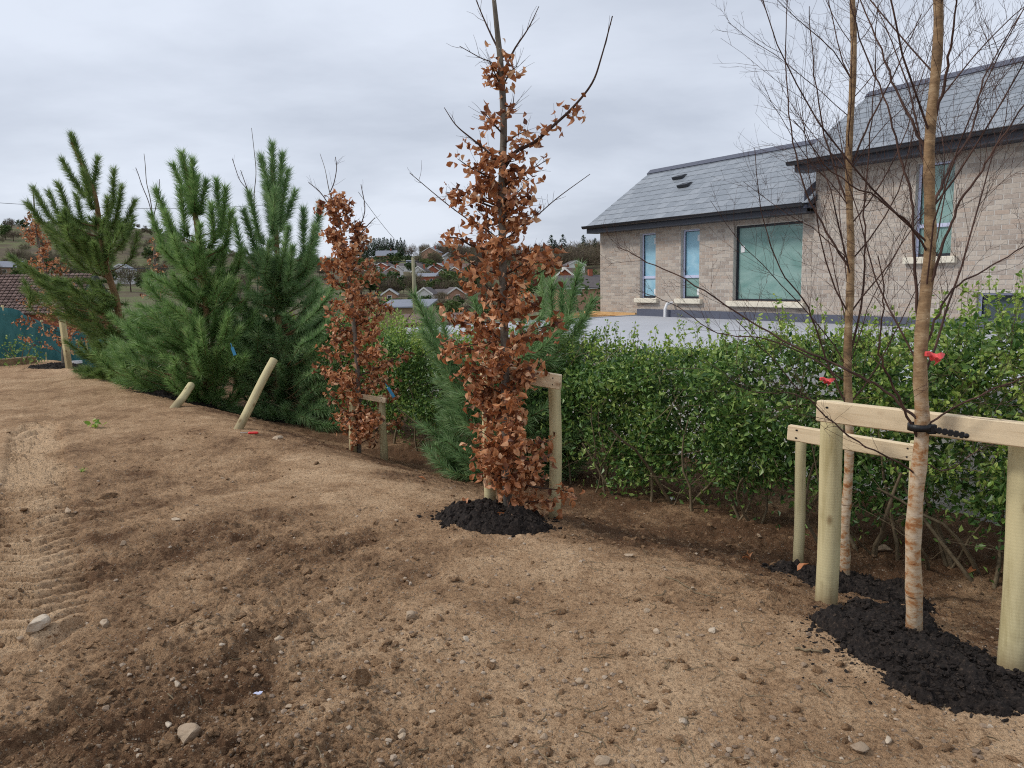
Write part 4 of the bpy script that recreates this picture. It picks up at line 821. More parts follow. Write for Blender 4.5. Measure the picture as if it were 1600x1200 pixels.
pine('nearest pine, bluish green with long upright shoots', (436, 655), [(436, 600), (434, 540), (436, 470), (434, 420), (432, 376), (428, 310), (425, 262)], [7.5, 7, 6.5, 6, 5, 4, 3, 2],
     [(425, 226, 430, 376, 0), (408, 246, 428, 330, -.1), (441, 243, 434, 330, .1), (449, 268, 436, 345, -.05), (430, 297, 426, 356, -.3), (389, 302, 406, 372, .1), (381, 330, 402, 395, -.2), (474, 328, 474, 402, .1), (501, 321, 488, 388, 0), (450, 356, 440, 415, -.45), (457, 387, 450, 440, -.55), (421, 378, 414, 430, -.5), (366, 345, 385, 420, .2), (492, 355, 478, 420, -.3), (415, 290, 424, 345, .15), (461, 300, 442, 352, .2), (556, 476, 505, 535, -1.0), (560, 520, 500, 560, -1.0), (556, 588, 495, 605, -1.0), (522, 448, 480, 500, -.8), (552, 632, 490, 640, -1.0), (530, 664, 470, 650, -1.0), (540, 556, 485, 585, -1.0), (518, 500, 470, 540, -1.0), (545, 610, 500, 630, -1.0), (348, 440, 395, 490, -.2), (352, 520, 400, 560, -.5)],
     [(438, 398, 66, 18, .55, 26), (440, 452, 84, 20, .7, 34), (446, 512, 118, 26, .85, 54), (452, 575, 120, 26, .9, 56), (466, 632, 114, 24, .9, 50), (520, 540, 34, 60, .5, 22), (380, 540, 34, 55, .6, 16)], 'needle_blue', 61, 0.17, 330, G_P)
pine('middle pine, mid green with a forked brushy top', (318, 632), [(320, 560), (322, 480), (318, 430), (310, 370), (303, 324), (296, 285), (287, 252)], [6.5, 6, 5.5, 5, 4.5, 3.8, 3, 2],
     [(284, 240, 302, 326, 0), (271, 258, 298, 318, .1), (300, 250, 304, 322, -.1), (308, 278, 304, 330, .15), (322, 284, 312, 330, 0), (244, 297, 270, 362, 0), (281, 296, 290, 362, -.2), (258, 332, 276, 380, -.2), (338, 283, 345, 358, .1), (352, 295, 348, 360, -.1), (236, 336, 262, 396, .2), (361, 330, 352, 385, -.3), (330, 320, 334, 378, -.3), (272, 372, 290, 420, -.5), (312, 352, 312, 400, -.35)],
     [(304, 392, 64, 18, .6, 24), (296, 440, 84, 20, .8, 34), (286, 498, 116, 26, .95, 56), (280, 556, 120, 26, 1.0, 56), (288, 604, 100, 18, 1.0, 34), (205, 535, 44, 50, .6, 24), (356, 470, 36, 80, .7, 20)], 'needle_mid', 63, 0.17, 330, G_P)
pine('farthest pine with a bare orange stem below its crown, at left', (186, 594), [(188, 550), (184, 480), (173, 440), (162, 400), (152, 325), (142, 288), (112, 222)], [6.5, 6, 5.5, 5, 4.5, 3.8, 3, 2],
     [(112, 211, 142, 290, 0), (97, 250, 128, 300, 0), (152, 248, 145, 300, .1), (178, 266, 176, 320, 0), (190, 292, 180, 345, -.2), (210, 314, 188, 360, 0), (207, 340, 192, 380, .3), (52, 294, 84, 345, 0), (76, 300, 100, 350, .2), (91, 288, 112, 340, -.2), (119, 305, 130, 350, .3), (44, 318, 72, 352, -.2), (130, 268, 142, 320, -.2), (17, 401, 62, 430, 0), (40, 415, 85, 440, -.3), (38, 452, 90, 466, .2), (60, 440, 110, 458, -.4), (168, 310, 166, 352, -.3), (100, 330, 116, 372, -.4)],
     [(140, 352, 78, 20, .8, 34), (148, 384, 62, 12, .8, 22), (104, 446, 84, 16, .7, 26), (146, 492, 66, 20, .8, 28), (170, 540, 62, 20, .8, 30), (172, 588, 52, 16, .7, 28)], 'needle_yellow', 65, 0.16, 330, G_P)
pine('low bushy pine behind the copper leaved beech, against the hedge', (806, 752), [(806, 700), (808, 640), (806, 580), (812, 530), (820, 490)], [6, 5.5, 5, 4, 3.5, 2],
     [(648, 462, 690, 545, -.1), (690, 492, 700, 548, 0), (672, 488, 692, 552, .2), (742, 470, 752, 540, .1), (660, 520, 700, 560, -.2), (905, 418, 884, 500, 0), (880, 445, 876, 505, .2), (925, 470, 895, 530, -.1), (862, 440, 862, 505, -.1), (845, 420, 850, 490, .3), (910, 500, 880, 545, -.2)],
     [(735, 590, 78, 48, .5, 46), (725, 670, 72, 52, .5, 46), (870, 560, 60, 72, .5, 46), (885, 660, 58, 75, .5, 50), (800, 600, 60, 90, .4, 30)], 'needle_blue', 67, 0.145, 280, G_P)

# ------------------------------------------------------------------ hedge
def hleaf(seed):
    r_ = np.random.default_rng(seed); f = r_.uniform(.15, .5); V = [(0, 0, 0), (.26, .32, f * .26), (.22, .7, f * .2), (0, 1, -.12), (-.22, .7, f * .2), (-.26, .32, f * .26), (0, .5, 0)]
    return np.array(V, float), np.array([(0, 1, 6), (1, 2, 6), (2, 3, 6), (3, 4, 6), (4, 5, 6), (5, 0, 6)])
HL = [hleaf(s) for s in range(4)]
HL2 = [(np.array([(0, 0, 0), (.27, .5, f), (0, 1, -.1), (-.27, .5, f)], float), np.array([(0, 1, 2), (0, 2, 3)])) for f in (.05, .12, .18, .08)]
def tri_leaves(mb, pos, size, r_, HL=HL):
    n = len(pos); w = r_.integers(0, 4, n); R = rand_rot(n, r_)
    for k, (V, F) in enumerate(HL):
        m = w == k; c = int(m.sum())
        if c: mb.add((np.einsum('nij,vj->nvi', R[m], V) * size[m][:, None, None] + pos[m][:, None, :]).reshape(-1, 3), T=(F[None] + (np.arange(c) * len(V))[:, None, None]).reshape(-1, 3))
def ut(u, t_): return u * 0.766 - t_ * 0.643, u * 0.643 + t_ * 0.766
r_ = np.random.default_rng(77); hedge = thing('hedge', 'long dense evergreen hedge with bare brown stems at its foot', 'hedge', (*ut(5.7, 3.0), gz(*ut(5.5, 3.0))))
H0 = np.array(hedge.location); T0, T1 = -3.2, 13.5
def htop(t_): return 1.47 + 0.17 * fbm(t_ * 1.1, t_ * 0 + 3, 121, 4, .6) - 0.05 * sstep(6, 9, t_) - 0.06 * sstep(2.2, 3.4, t_) * sstep(6.5, 5, t_) + 0.16 * sstep(3.6, 1.6, t_)
n = 300000; tt_ = r_.uniform(0, 1, n) ** 1.25 * (T1 - T0) + T0; v = r_.beta(1.1, 1.0, n); uu = np.where(r_.random(n) < .55, r_.normal(0.10, 0.10, n), np.where(r_.random(n) < .5, r_.uniform(0, 1, n), r_.uniform(.62, 1.0, n)))
bul = 0.26 * fbm(tt_ * 1.5, v * 2.2, 123, 3); ub = 5.22 + bul + 0.10 * (1 - v) ** 2 + np.where(v > .85, (v - .85) * 1.2, 0); u = ub + np.clip(uu, -.1, 1.0) * 0.75
clump = fbm(tt_ * 3.2, v * 5.0, 125, 3) + 0.5 * fbm(tt_ * 9, v * 13, 127, 2); low = sstep(0.07 + 0.09 * sstep(3, 1, tt_), 0.30 + 0.14 * sstep(3, 1, tt_), v + 0.16 * fbm(tt_ * 1.7, tt_ * 0, 129, 3))
kp = (r_.random(n) < np.clip(np.where(uu > .62, .95, 0.50 + 1.25 * clump), 0.04, 1) * (0.06 + 0.94 * low)); tt_, v, u = tt_[kp], v[kp], u[kp]
x, y = ut(u, tt_); z0 = base_z(*ut(np.minimum(u, 5.9), tt_)); z = z0 + v * htop(tt_)
m = MB(); tri_leaves(m, np.stack([x, y, z], -1) - H0, r_.uniform(.030, .072, len(x)), r_, HL2); tag(m.obj('foliage', M['hedge_leaf'], hedge), kind='stuff')
m = MB(); ms = MB(); lp = []                              # fresh upright shoots along the top and face
for k in range(900):
    t_ = r_.uniform(0, 1) ** 1.2 * (T1 - T0) + T0; u_ = r_.uniform(5.3, 6.1); bx, by = ut(u_, t_); bz = float(base_z(*ut(min(u_, 5.9), t_))) + float(htop(np.array(t_))) * r_.uniform(.84, 1.0); L = r_.uniform(.12, .36) * (1.25 if t_ < 2 else 1)
    S = twig_path((bx, by, bz), (r_.normal() * .25, r_.normal() * .25, 1), L, 5, r_, .05); tube(ms, S - H0, [.0025, .0022, .002, .0018, .001], 3)
    c = int(L * 75); f = r_.uniform(.1, 1, c) * 4; i0 = np.minimum(f.astype(int), 3); lp.append(S[i0] + (S[i0 + 1] - S[i0]) * (f - i0)[:, None] + r_.normal(size=(c, 3)) * .014)
for k in range(520):                                      # loose pale shoots hanging out of the right-hand stretch
    t_ = r_.uniform(-2.6, 2.6); u_ = r_.uniform(5.05, 5.35); bx, by = ut(u_, t_); bz = float(base_z(bx, by)) + 1.45 * r_.uniform(.45, 1.0); L = r_.uniform(.12, .34)
    S = twig_path((bx, by, bz), (r_.normal() * .6 - .3, r_.normal() * .5 - .35, r_.uniform(.1, 1)), L, 5, r_, .05); tube(ms, S - H0, [.0024, .002, .0018, .0016, .001], 3)
    c = int(L * 48); f = r_.uniform(.2, 1, c) * 4; i0 = np.minimum(f.astype(int), 3); lp.append(S[i0] + (S[i0 + 1] - S[i0]) * (f - i0)[:, None] + r_.normal(size=(c, 3)) * .012)
lp = np.concatenate(lp); tri_leaves(m, lp - H0, r_.uniform(.022, .046, len(lp)), r_); tag(m.obj('fresh_leaves', M['shoot_leaf'], hedge), kind='stuff'); tag(ms.obj('shoots', M['green_stem'], hedge), kind='stuff')
for k in range(150):                                      # stems at the foot of the hedge
    t_ = r_.uniform(0, 1) ** 1.15 * (T1 - T0 - 2) + T0; u_ = 5.28 + abs(r_.normal(0, .16)); bx, by = ut(u_, t_); bz = gz(bx, by) - .04; R0 = r_.uniform(.006, .017) * (1.25 if r_.random() < .15 else 1)
    S = twig_path((bx, by, bz), (r_.normal() * .42, r_.normal() * .3, 1), r_.uniform(.6, 1.15), 7, r_, .03, .13); q = MB(); tube(q, S - np.array((bx, by, bz)), np.linspace(R0, R0 * .45, 7), 6); sub_twigs(q, S - np.array((bx, by, bz)), .0028, 5, .38, r_, 1, .3)
    o = q.obj('stem', M['hedge_stem'], hedge, True); o.location = np.array((bx, by, bz)) - H0
m = MB()
for k in range(420):                                      # brown twigs woven through the hedge face
    t_ = r_.uniform(0, 1) ** 1.3 * (T1 - T0 - 3) + T0; u_ = r_.uniform(5.12, 5.7); bx, by = ut(u_, t_); bz = float(base_z(bx, by)) + r_.uniform(.15, 1.35)
    S = twig_path((bx, by, bz), (r_.normal(), r_.normal() * .5, r_.normal() * .6 + .5), r_.uniform(.25, .7), 6, r_, .02, .16); tube(m, S - H0, np.linspace(.0035, .0015, 6), 3)
tag(m.obj('twigs', M['hedge_stem'], hedge), kind='stuff')

# ------------------------------------------------------------------ small things by the trees
def ribbon(label, px, py, Y, dx):
    p = at(px, py, Y); q = MB(); r2 = np.random.default_rng(int(px))
    for tail, (lx, dz, tw) in enumerate(((dx, -.012, 1.1), (dx * .62, -.034, -.8))):
        n = 8; V = []
        for k in range(n):
            f = k / (n - 1); w = .013 * (.55 + .45 * min(1, f * 3)); a_ = tw * f + .5 * math.sin(f * 6 + tail); cx = lx * f; cz = dz * f + .005 * math.sin(f * 9 + tail); cy = -.008 * f + .006 * math.sin(f * 7); cut = .012 * (k == n - 1)
            V += [(cx + cut, cy + w * math.sin(a_), cz + w * math.cos(a_)), (cx - cut, cy - w * math.sin(a_), cz - w * math.cos(a_))]
        q.add(V, [(2 * k, 2 * k + 1, 2 * k + 3, 2 * k + 2) for k in range(n - 1)])
    v, qq, t3 = bbox_bev(-.012, .008, -.008, .006, -.010, .010, .003); q.add(v, qq, t3); o = q.obj('ribbon', M['red_ribbon']); o.location = p
    sm = o.modifiers.new('thick', 'SOLIDIFY'); sm.thickness = 0.0008; tag(o, label, 'ribbon', 'red ribbons tied to the birches')
YB1 = on_ground(1428, 1002).y; YB2 = on_ground(1320, 908).y
ribbon('small red ribbon on the trunk of the nearest birch', 1450, 553, YB1 - .15, 0.062); ribbon('small red ribbon on the slimmer birch farther back', 1284, 592, YB2 - .04, 0.075)
def tie(label, px, py, Y, rt, end, Ye, n):
    root = thing('tree_tie', label, 'tree tie', at(px, py, Y), 'black rubber ties round the birch trunks'); q = MB(); ang = np.linspace(0, 2 * math.pi, 25)
    c = np.array(root.location)
    for k in range(24):
        a0, a1 = ang[k], ang[k + 1]; R = rt
        V = [(R * math.cos(a), R * math.sin(a), h) for a in (a0, a1) for h in (-.014, .014)] + [((R + .006) * math.cos(a), (R + .006) * math.sin(a), h) for a in (a0, a1) for h in (-.014, .014)]
        q.add(V, [(4, 6, 7, 5), (0, 1, 3, 2), (0, 2, 6, 4), (1, 5, 7, 3)])
    q.obj('loop', M['rubber'], root, True)
    if end:
        e = np.array(at(*end, Ye)) - c; s0 = nrm(e) * rt * .9; q = MB(); m_ = n
        for k in range(m_):
            f = (k + .5) / m_; p = s0 + (e - s0) * f; h = .013 if k % 2 else .008
            v, qq, t3 = bbox_bev(-np.linalg.norm(e) / m_ * .55, np.linalg.norm(e) / m_ * .55, -.006, .006, -h, h, .002); a = math.atan2(e[1], e[0]); el = math.atan2(e[2], math.hypot(e[0], e[1]))
            Rm = np.array(Matrix.Rotation(a, 3, 'Z') @ Matrix.Rotation(-el, 3, 'Y')); q.add(v @ Rm.T + p, qq, t3)
        q.obj('strap', M['rubber'], root)
        q = MB(); v, qq, t3 = bbox_bev(-.018, .018, -.010, .010, -.02, .02, .004); q.add(v + s0 * 1.25, qq, t3); q.obj('buckle', M['rubber'], root)
        q = MB(); V, F = ico(2); q.add(V * np.array([.012, .008, .011]) + e, T=F); q.obj('end_knob', M['rubber'], root, True)
tie('black toothed rubber tie strapping the nearest birch to its rail', 1437, 667, YB1 - .11, .040, (1510, 681), YB1 - .21, 13)
tie('black rubber tie on the slimmer birch at the thinner rail', 1326, 690, YB2, .033, (1342, 688), YB2 - .05, 3)
def plant_tag(label, px, py, Y, L, ang, grp='blue plastic labels hanging in the trees'):
    q = MB(); v, qq, t3 = bbox_bev(-.016, .016, -.0012, .0012, -L / 2, L / 2, .0008); q.add(v, qq, t3); abox(q, -.004, .004, -.0008, .0008, L / 2 - .002, L / 2 + .05); o = q.obj('plant_label', M['blue_tag']); o.location = at(px, py, Y); o.rotation_euler = (0.15, ang, .2); tag(o, label, 'label', grp)
plant_tag('blue plastic label hanging beside the slender beech', 611, 613, 8.3, .13, -.5); plant_tag('blue plastic label hanging in the nearest pine', 365, 549, 8.3, .09, -.25); plant_tag('tiny blue label on the trunk of the tall copper leaved beech', 797, 556, 5.25, .03, .3)
# red screwdriver lying on the soil
p = on_ground(388, 678); root = thing('screwdriver', 'red handled screwdriver lying on the soil below the slanting stake', 'screwdriver', (p.x, p.y, p.z + .012), rz=-.05)
q = MB(); tube(q, [(0, 0, 0), (.012, 0, 0), (.03, 0, 0), (.075, 0, 0), (.10, 0, 0), (.112, 0, 0)], [.009, .014, .012, .015, .014, .007], 12, cap=True); q.obj('handle', M['red_plastic'], root, True)
q = MB(); tube(q, [(0, 0, 0), (-.07, 0, 0), (-.085, 0, 0)], [.0035, .0035, .005], 8, cap=True); q.obj('blade', M['steel'], root, True)

# stones: the larger ones one by one
def stone(px, py, w, sq, label, seed, sub=3, mat='stone', name='stone', cat='stone', group=None, yr=1.0, sink=.25):
    p = on_ground(px, py); V, F = rock_shape(sub, seed, .35, 9); V = V * np.array([w / 2, w / 2 * yr, w / 2 * sq]); q = MB(); q.add(V, T=F); o = q.obj(name, M[mat], None, False)
    o.location = (p.x, p.y, float(ground(np.array([p.x]), np.array([p.y]))[0]) + w / 2 * sq * (1 - 2 * sink)); o.rotation_euler = (0, 0, seed * 1.7); tag(o, label, cat, group)
stone(58, 985, .17, .52, 'largest brown stone at the left edge, near the tyre track', 1, yr=.62); stone(30, 993, .045, .7, 'small pale stone just left of the largest stone', 2); stone(164, 976, .075, .5, 'flat cream stone right of the largest stone', 3, yr=.7)
stone(290, 1148, .10, .6, 'pale angular stone near the bottom edge, left of centre', 4); stone(641, 966, .075, .7, 'rounded tan stone alone on pale soil left of the middle', 5); stone(436, 996, .045, .8, 'small grey rounded stone beside a brown lump', 6)
stone(471, 991, .085, .75, 'brown lump of stone beside the small grey rounded stone', 7, mat='clod'); stone(1340, 1172, .075, .45, 'flat pale stone near the bottom edge below the black mulch', 8); stone(942, 1192, .06, .7, 'pale stone cut by the bottom edge right of centre', 9); stone(1387, 1160, .055, .4, 'narrow pale stone beside the flat one at lower right', 10, yr=.5)
stone(983, 869, .085, .2, 'flat cream slab of stone right of the beech mulch', 11, yr=.6); stone(1185, 838, .10, .3, 'flat stone on dark soil before the hedge', 12, yr=.5); stone(1380, 862, .13, .5, 'buried pale stone at the foot of the hedge behind the birches', 13); stone(1316, 940, .10, .6, 'reddish lump between the two black mulch beds', 14, mat='clod')
stone(563, 1080, .11, .8, 'dark upright clod in the churned soil at lower centre', 15, mat='clod', name='soil_clod', cat='clod', yr=.4, sink=.15); stone(478, 893, .14, .4, 'long dark clod on the soil left of centre', 16, mat='clod', name='soil_clod', cat='clod', yr=.4); stone(163, 776, .22, .3, 'dark curved clod beside the tyre track', 17, mat='clod', name='soil_clod', cat='clod', yr=.3); stone(107, 804, .13, .4, 'grey splinter of stone at the edge of the tyre track', 18, yr=.35)
stone(432, 684, .15, .35, 'grey stone on the soil right of the red screwdriver', 19); stone(275, 812, .09, .25, 'flat pale stone on open soil right of the tyre track', 20, yr=.6); stone(540, 660, .2, .5, 'dark clod on the bank edge under the slender beech', 21, mat='clod', name='soil_clod', cat='clod')
sx, sy = spread(64, 2.1, 7.5, 211, 38); uu, _ = uv_of(sx, sy); tmpl = []
for s_i in range(7):
    V, F = rock_shape(2, 300 + s_i, .35, 8); q = MB(); q.add(V, T=F); me = q.mesh('stone'); me.materials.append(M['stone']); tmpl.append(me)
for k in range(len(sx)):
    if uu[k] > 4.6: continue
    w = random.uniform(.009, .022) * (1 + .06 * sy[k]); o = link('stone', tmpl[k % 7]); o.scale = (w, w * random.uniform(.6, 1), w * random.uniform(.45, .8)); o.rotation_euler = (random.uniform(-.3, .3), random.uniform(-.3, .3), random.uniform(0, 6.28)); o.location = (sx[k], sy[k], float(ground(sx[k:k + 1], sy[k:k + 1])[0]) + w * .2)
    side = 'left' if sx[k] / sy[k] < -.22 else ('right' if sx[k] / sy[k] > .22 else 'middle'); dep = 'foreground' if sy[k] < 3.1 else ('near ground' if sy[k] < 4.4 else 'farther ground')
    tag(o, 'small pale stone half bedded in the %s soil, %s' % (side, dep), 'stone', 'small stones in the %s soil, %s' % (side, dep))
# dead leaves on the ground
for k, (px, py, lb) in enumerate([(1160, 878, 'curled dead leaf lying left of a second one, before the birch mulch'), (1172, 876, 'larger dead leaf lying right of its neighbour, before the birch mulch'), (1245, 914, 'single orange dead leaf on the edge of the black mulch'), (667, 757, 'dead leaf on the soil left of the beech mulch'), (1524, 900, 'orange dead leaf at the hedge foot near the right post'), (728, 800, 'dead leaf lying on the mulch under the copper leaved beech')]):
    q = MB(); V, Qd = LEAVES[k]; q.add(V * 1.1, Qd); o = q.obj('dead_leaf', M['beech_leaf'], None, True); p = on_ground(px, py); o.location = (p.x, p.y, p.z + (.09 if k in (2, 5) else .035)); o.rotation_euler = (random.uniform(-.4, .4) + .5, random.uniform(-.4, .4), random.uniform(0, 6)); tag(o, lb, 'leaf', 'dead leaves lying on the soil')
# sticks
for k, (a, b_, r, lb) in enumerate([((262, 1085), (330, 1098), .003, 'thin pale twig lying on churned soil at lower left'), ((1242, 1015), (1285, 1022), .006, 'short pale stick beside the large black mulch bed'), ((1270, 1070), (1295, 1090), .005, 'short slanting stick below the large black mulch bed'), ((1040, 905), (1120, 935), .004, 'curved root fibre on the soil right of centre'), ((600, 1010), (640, 1018), .0025, 'thin straw on the pale soil in the middle foreground')]):
    A_ = np.array(on_ground(*a)); B_ = np.array(on_ground(*b_)); S = np.array([A_ + (B_ - A_) * f for f in np.linspace(0, 1, 7)]); S[1:-1, :2] += np.random.default_rng(k).normal(size=(5, 2)) * .008; S[:, 2] = ground(S[:, 0], S[:, 1]) + r * 1.2; q = MB(); tube(q, S - A_, np.linspace(r, r * .6, 7), 6, cap=True); o = q.obj('stick', M['hedge_stem'], None, True); o.location = A_; tag(o, lb, 'stick')
# straw, roots and fibres lying about
m = MB(); fx, fy = spread(420, 2.0, 7.0, 707, 40)
for k in range(len(fx)):
    if uv_of(fx[k], fy[k])[0] > 5.0: continue
    a_ = rng.uniform(0, 6.28); L = rng.uniform(.03, .14); tt2 = np.linspace(-.5, .5, 5); cv = rng.normal(0, .9); X5 = fx[k] + L * (tt2 * math.cos(a_) - cv * tt2 ** 2 * math.sin(a_)); Y5 = fy[k] + L * (tt2 * math.sin(a_) + cv * tt2 ** 2 * math.cos(a_)); rr5 = rng.uniform(.0009, .0022)
    tube(m, np.stack([X5, Y5, ground(X5, Y5) + .004], -1), rr5, 3)
tag(m.obj('plant_fibres', M['hedge_stem']), 'scattered straw, root fibres and twiglets on the soil', 'fibres', kind='stuff')
# scraps of white plastic
for k, (px, py, s, lb) in enumerate([(1047, 781, .05, 'scrap of white plastic at the foot of the hedge'), (404, 1084, .018, 'crumpled clear plastic scrap on the soil at lower left'), (196, 826, .03, 'white shell like scrap beside the raked soil')]):
    V, F = rock_shape(2, 400 + k, 1.2, 4); q = MB(); q.add(V * np.array([s, s * .6, s * .3]), T=F); o = q.obj('plastic_scrap', M['white_paint' if k == 0 else 'frame_tape']); p = on_ground(px, py); o.location = (p.x, p.y, p.z + s * .2); tag(o, lb, 'scrap')
# small weeds
for k, (px, py, s, lb) in enumerate([(150, 668, .17, 'small pale green weed on the open soil at left'), (130, 738, .06, 'tiny green weed above the tyre track')]):
    p = on_ground(px, py); r2 = np.random.default_rng(500 + k); c = 16; pos = np.stack([r2.normal(0, s * .3, c), r2.normal(0, s * .2, c), r2.uniform(.0, s * .5, c)], -1); q = MB(); tri_leaves(q, pos, r2.uniform(.3, .6, c) * s, r2); tube(q, [(0, 0, 0), (0, 0, s * .5)], .003, 4); o = q.obj('weed', M['shoot_leaf']); o.location = p; tag(o, lb, 'weed')

# ------------------------------------------------------------------ far left: netting fence, timber, shrub
net = thing('netting_fence', 'teal debris netting fence across the far left edge', 'fence', (*at(-60, 560, 17.5).xy, gz(*at(-60, 560, 17.5).xy)))
N0 = np.array(net.location); pa = [at(-260, 470, 16.5), at(0, 480, 18.0), at(62, 503, 19.0), at(130, 520, 20.2), at(215, 540, 21.5)]
m = MB(); V = []; S = smooth_path(pa, 8); nn_ = len(S); rows_ = 9
for k, s in enumerate(S):
    g0 = gz(s[0], s[1]) - .05; tp = max(s[2], g0 + .55)
    for j_ in range(rows_): f = j_ / (rows_ - 1); V.append((s[0] + .03 * math.sin(k * 1.3 + j_), s[1] + .06 * math.sin(k * .9 + j_ * .8), g0 + (tp - g0) * f))
m.add(np.array(V) - N0, [(k * rows_ + j_, (k + 1) * rows_ + j_, (k + 1) * rows_ + j_ + 1, k * rows_ + j_ + 1) for k in range(nn_ - 1) for j_ in range(rows_ - 1)]); o = m.obj('netting', M['netting'], net, True); o.modifiers.new('t', 'SOLIDIFY').thickness = .006
for k in range(0, nn_, 8): s = S[k]; g0 = gz(s[0], s[1]); cyl_post('post', np.array((s[0], s[1] + .09, g0 - .3)) - N0, np.array((s[0], s[1] + .09, max(s[2], g0 + .55) + .04)) - N0, .03, .03, M['post_wood'], net, 10)
def beam(name, a, b_, w, h, mat, label, cat):
    A_ = np.array(on_ground(*a)); B_ = np.array(on_ground(*b_)); d = B_ - A_; L = np.linalg.norm(d); q = MB(); v, qq, t3 = bbox_bev(0, L, -w / 2, w / 2, 0, h, .01); q.add(v, qq, t3); o = q.obj(name, mat); o.location = A_ - np.array([0, 0, .02]); o.rotation_euler = (0, -math.asin(d[2] / L), math.atan2(d[1], d[0])); tag(o, label, cat)
beam('timber_beam', (-90, 580), (56, 566), .15, .16, M['old_timber'], 'weathered timber beam lying on the soil at the left edge', 'timber')
beam('white_board', (112, 568), (165, 562), .12, .08, M['white_paint'], 'white board lying on the soil behind the farthest pine', 'board')
def shrub(label, px, py, Y, w, h, mat, n, ls, seed, base=None, name='shrub'):
    r2 = np.random.default_rng(seed); p = at(px, py, Y); z0 = gz(p.x, p.y); root = thing(name, label, 'shrub', (p.x, p.y, z0)); q = MB(); d = nrm(r2.normal(size=(n, 3))) * (r2.uniform(.3, 1, n) ** .5)[:, None]; d[:, 2] = np.abs(d[:, 2]) if base is None else d[:, 2]
    pos = d * np.array([w / 2, w / 2, h]) * (1 + .35 * fbm(d[:, 0] * 3 + seed, d[:, 2] * 3, seed, 2))[:, None]; tri_leaves(q, pos, r2.uniform(.6, 1.1, n) * ls, r2); tag(q.obj('foliage', M[mat], root), kind='stuff')
    for k in range(5): q = MB(); tube(q, twig_path((0, 0, -.1), (r2.normal() * .4, r2.normal() * .4, 1), h, 5, r2, .02), np.linspace(.015, .004, 5) * max(1, h), 5); q.obj('stem', M['hedge_stem'], root, True)
    return root
shrub('small bright green shrub before the teal netting', 30, 545, 16.6, 1.0, .6, 'hedge_leaf', 260, .07, 1); shrub('golden green bush showing beyond the hedge', 724, 522, 17, 1.3, 2.0, 'bush_gold', 1200, .07, 3); shrub('pale green bush beyond the hedge by the slender beech', 600, 530, 13.5, 3.2, 1.75, 'shoot_leaf', 3000, .055, 4)
shrub('dark evergreen bush beside the left corner of the brick house', 926, 490, 30, 3.0, 4.3, 'far_green', 1200, .18, 5); shrub('rounded green bush left of the slender beech, beyond the hedge', 540, 530, 14, 2.0, 2.2, 'hedge_leaf', 900, .07, 6)

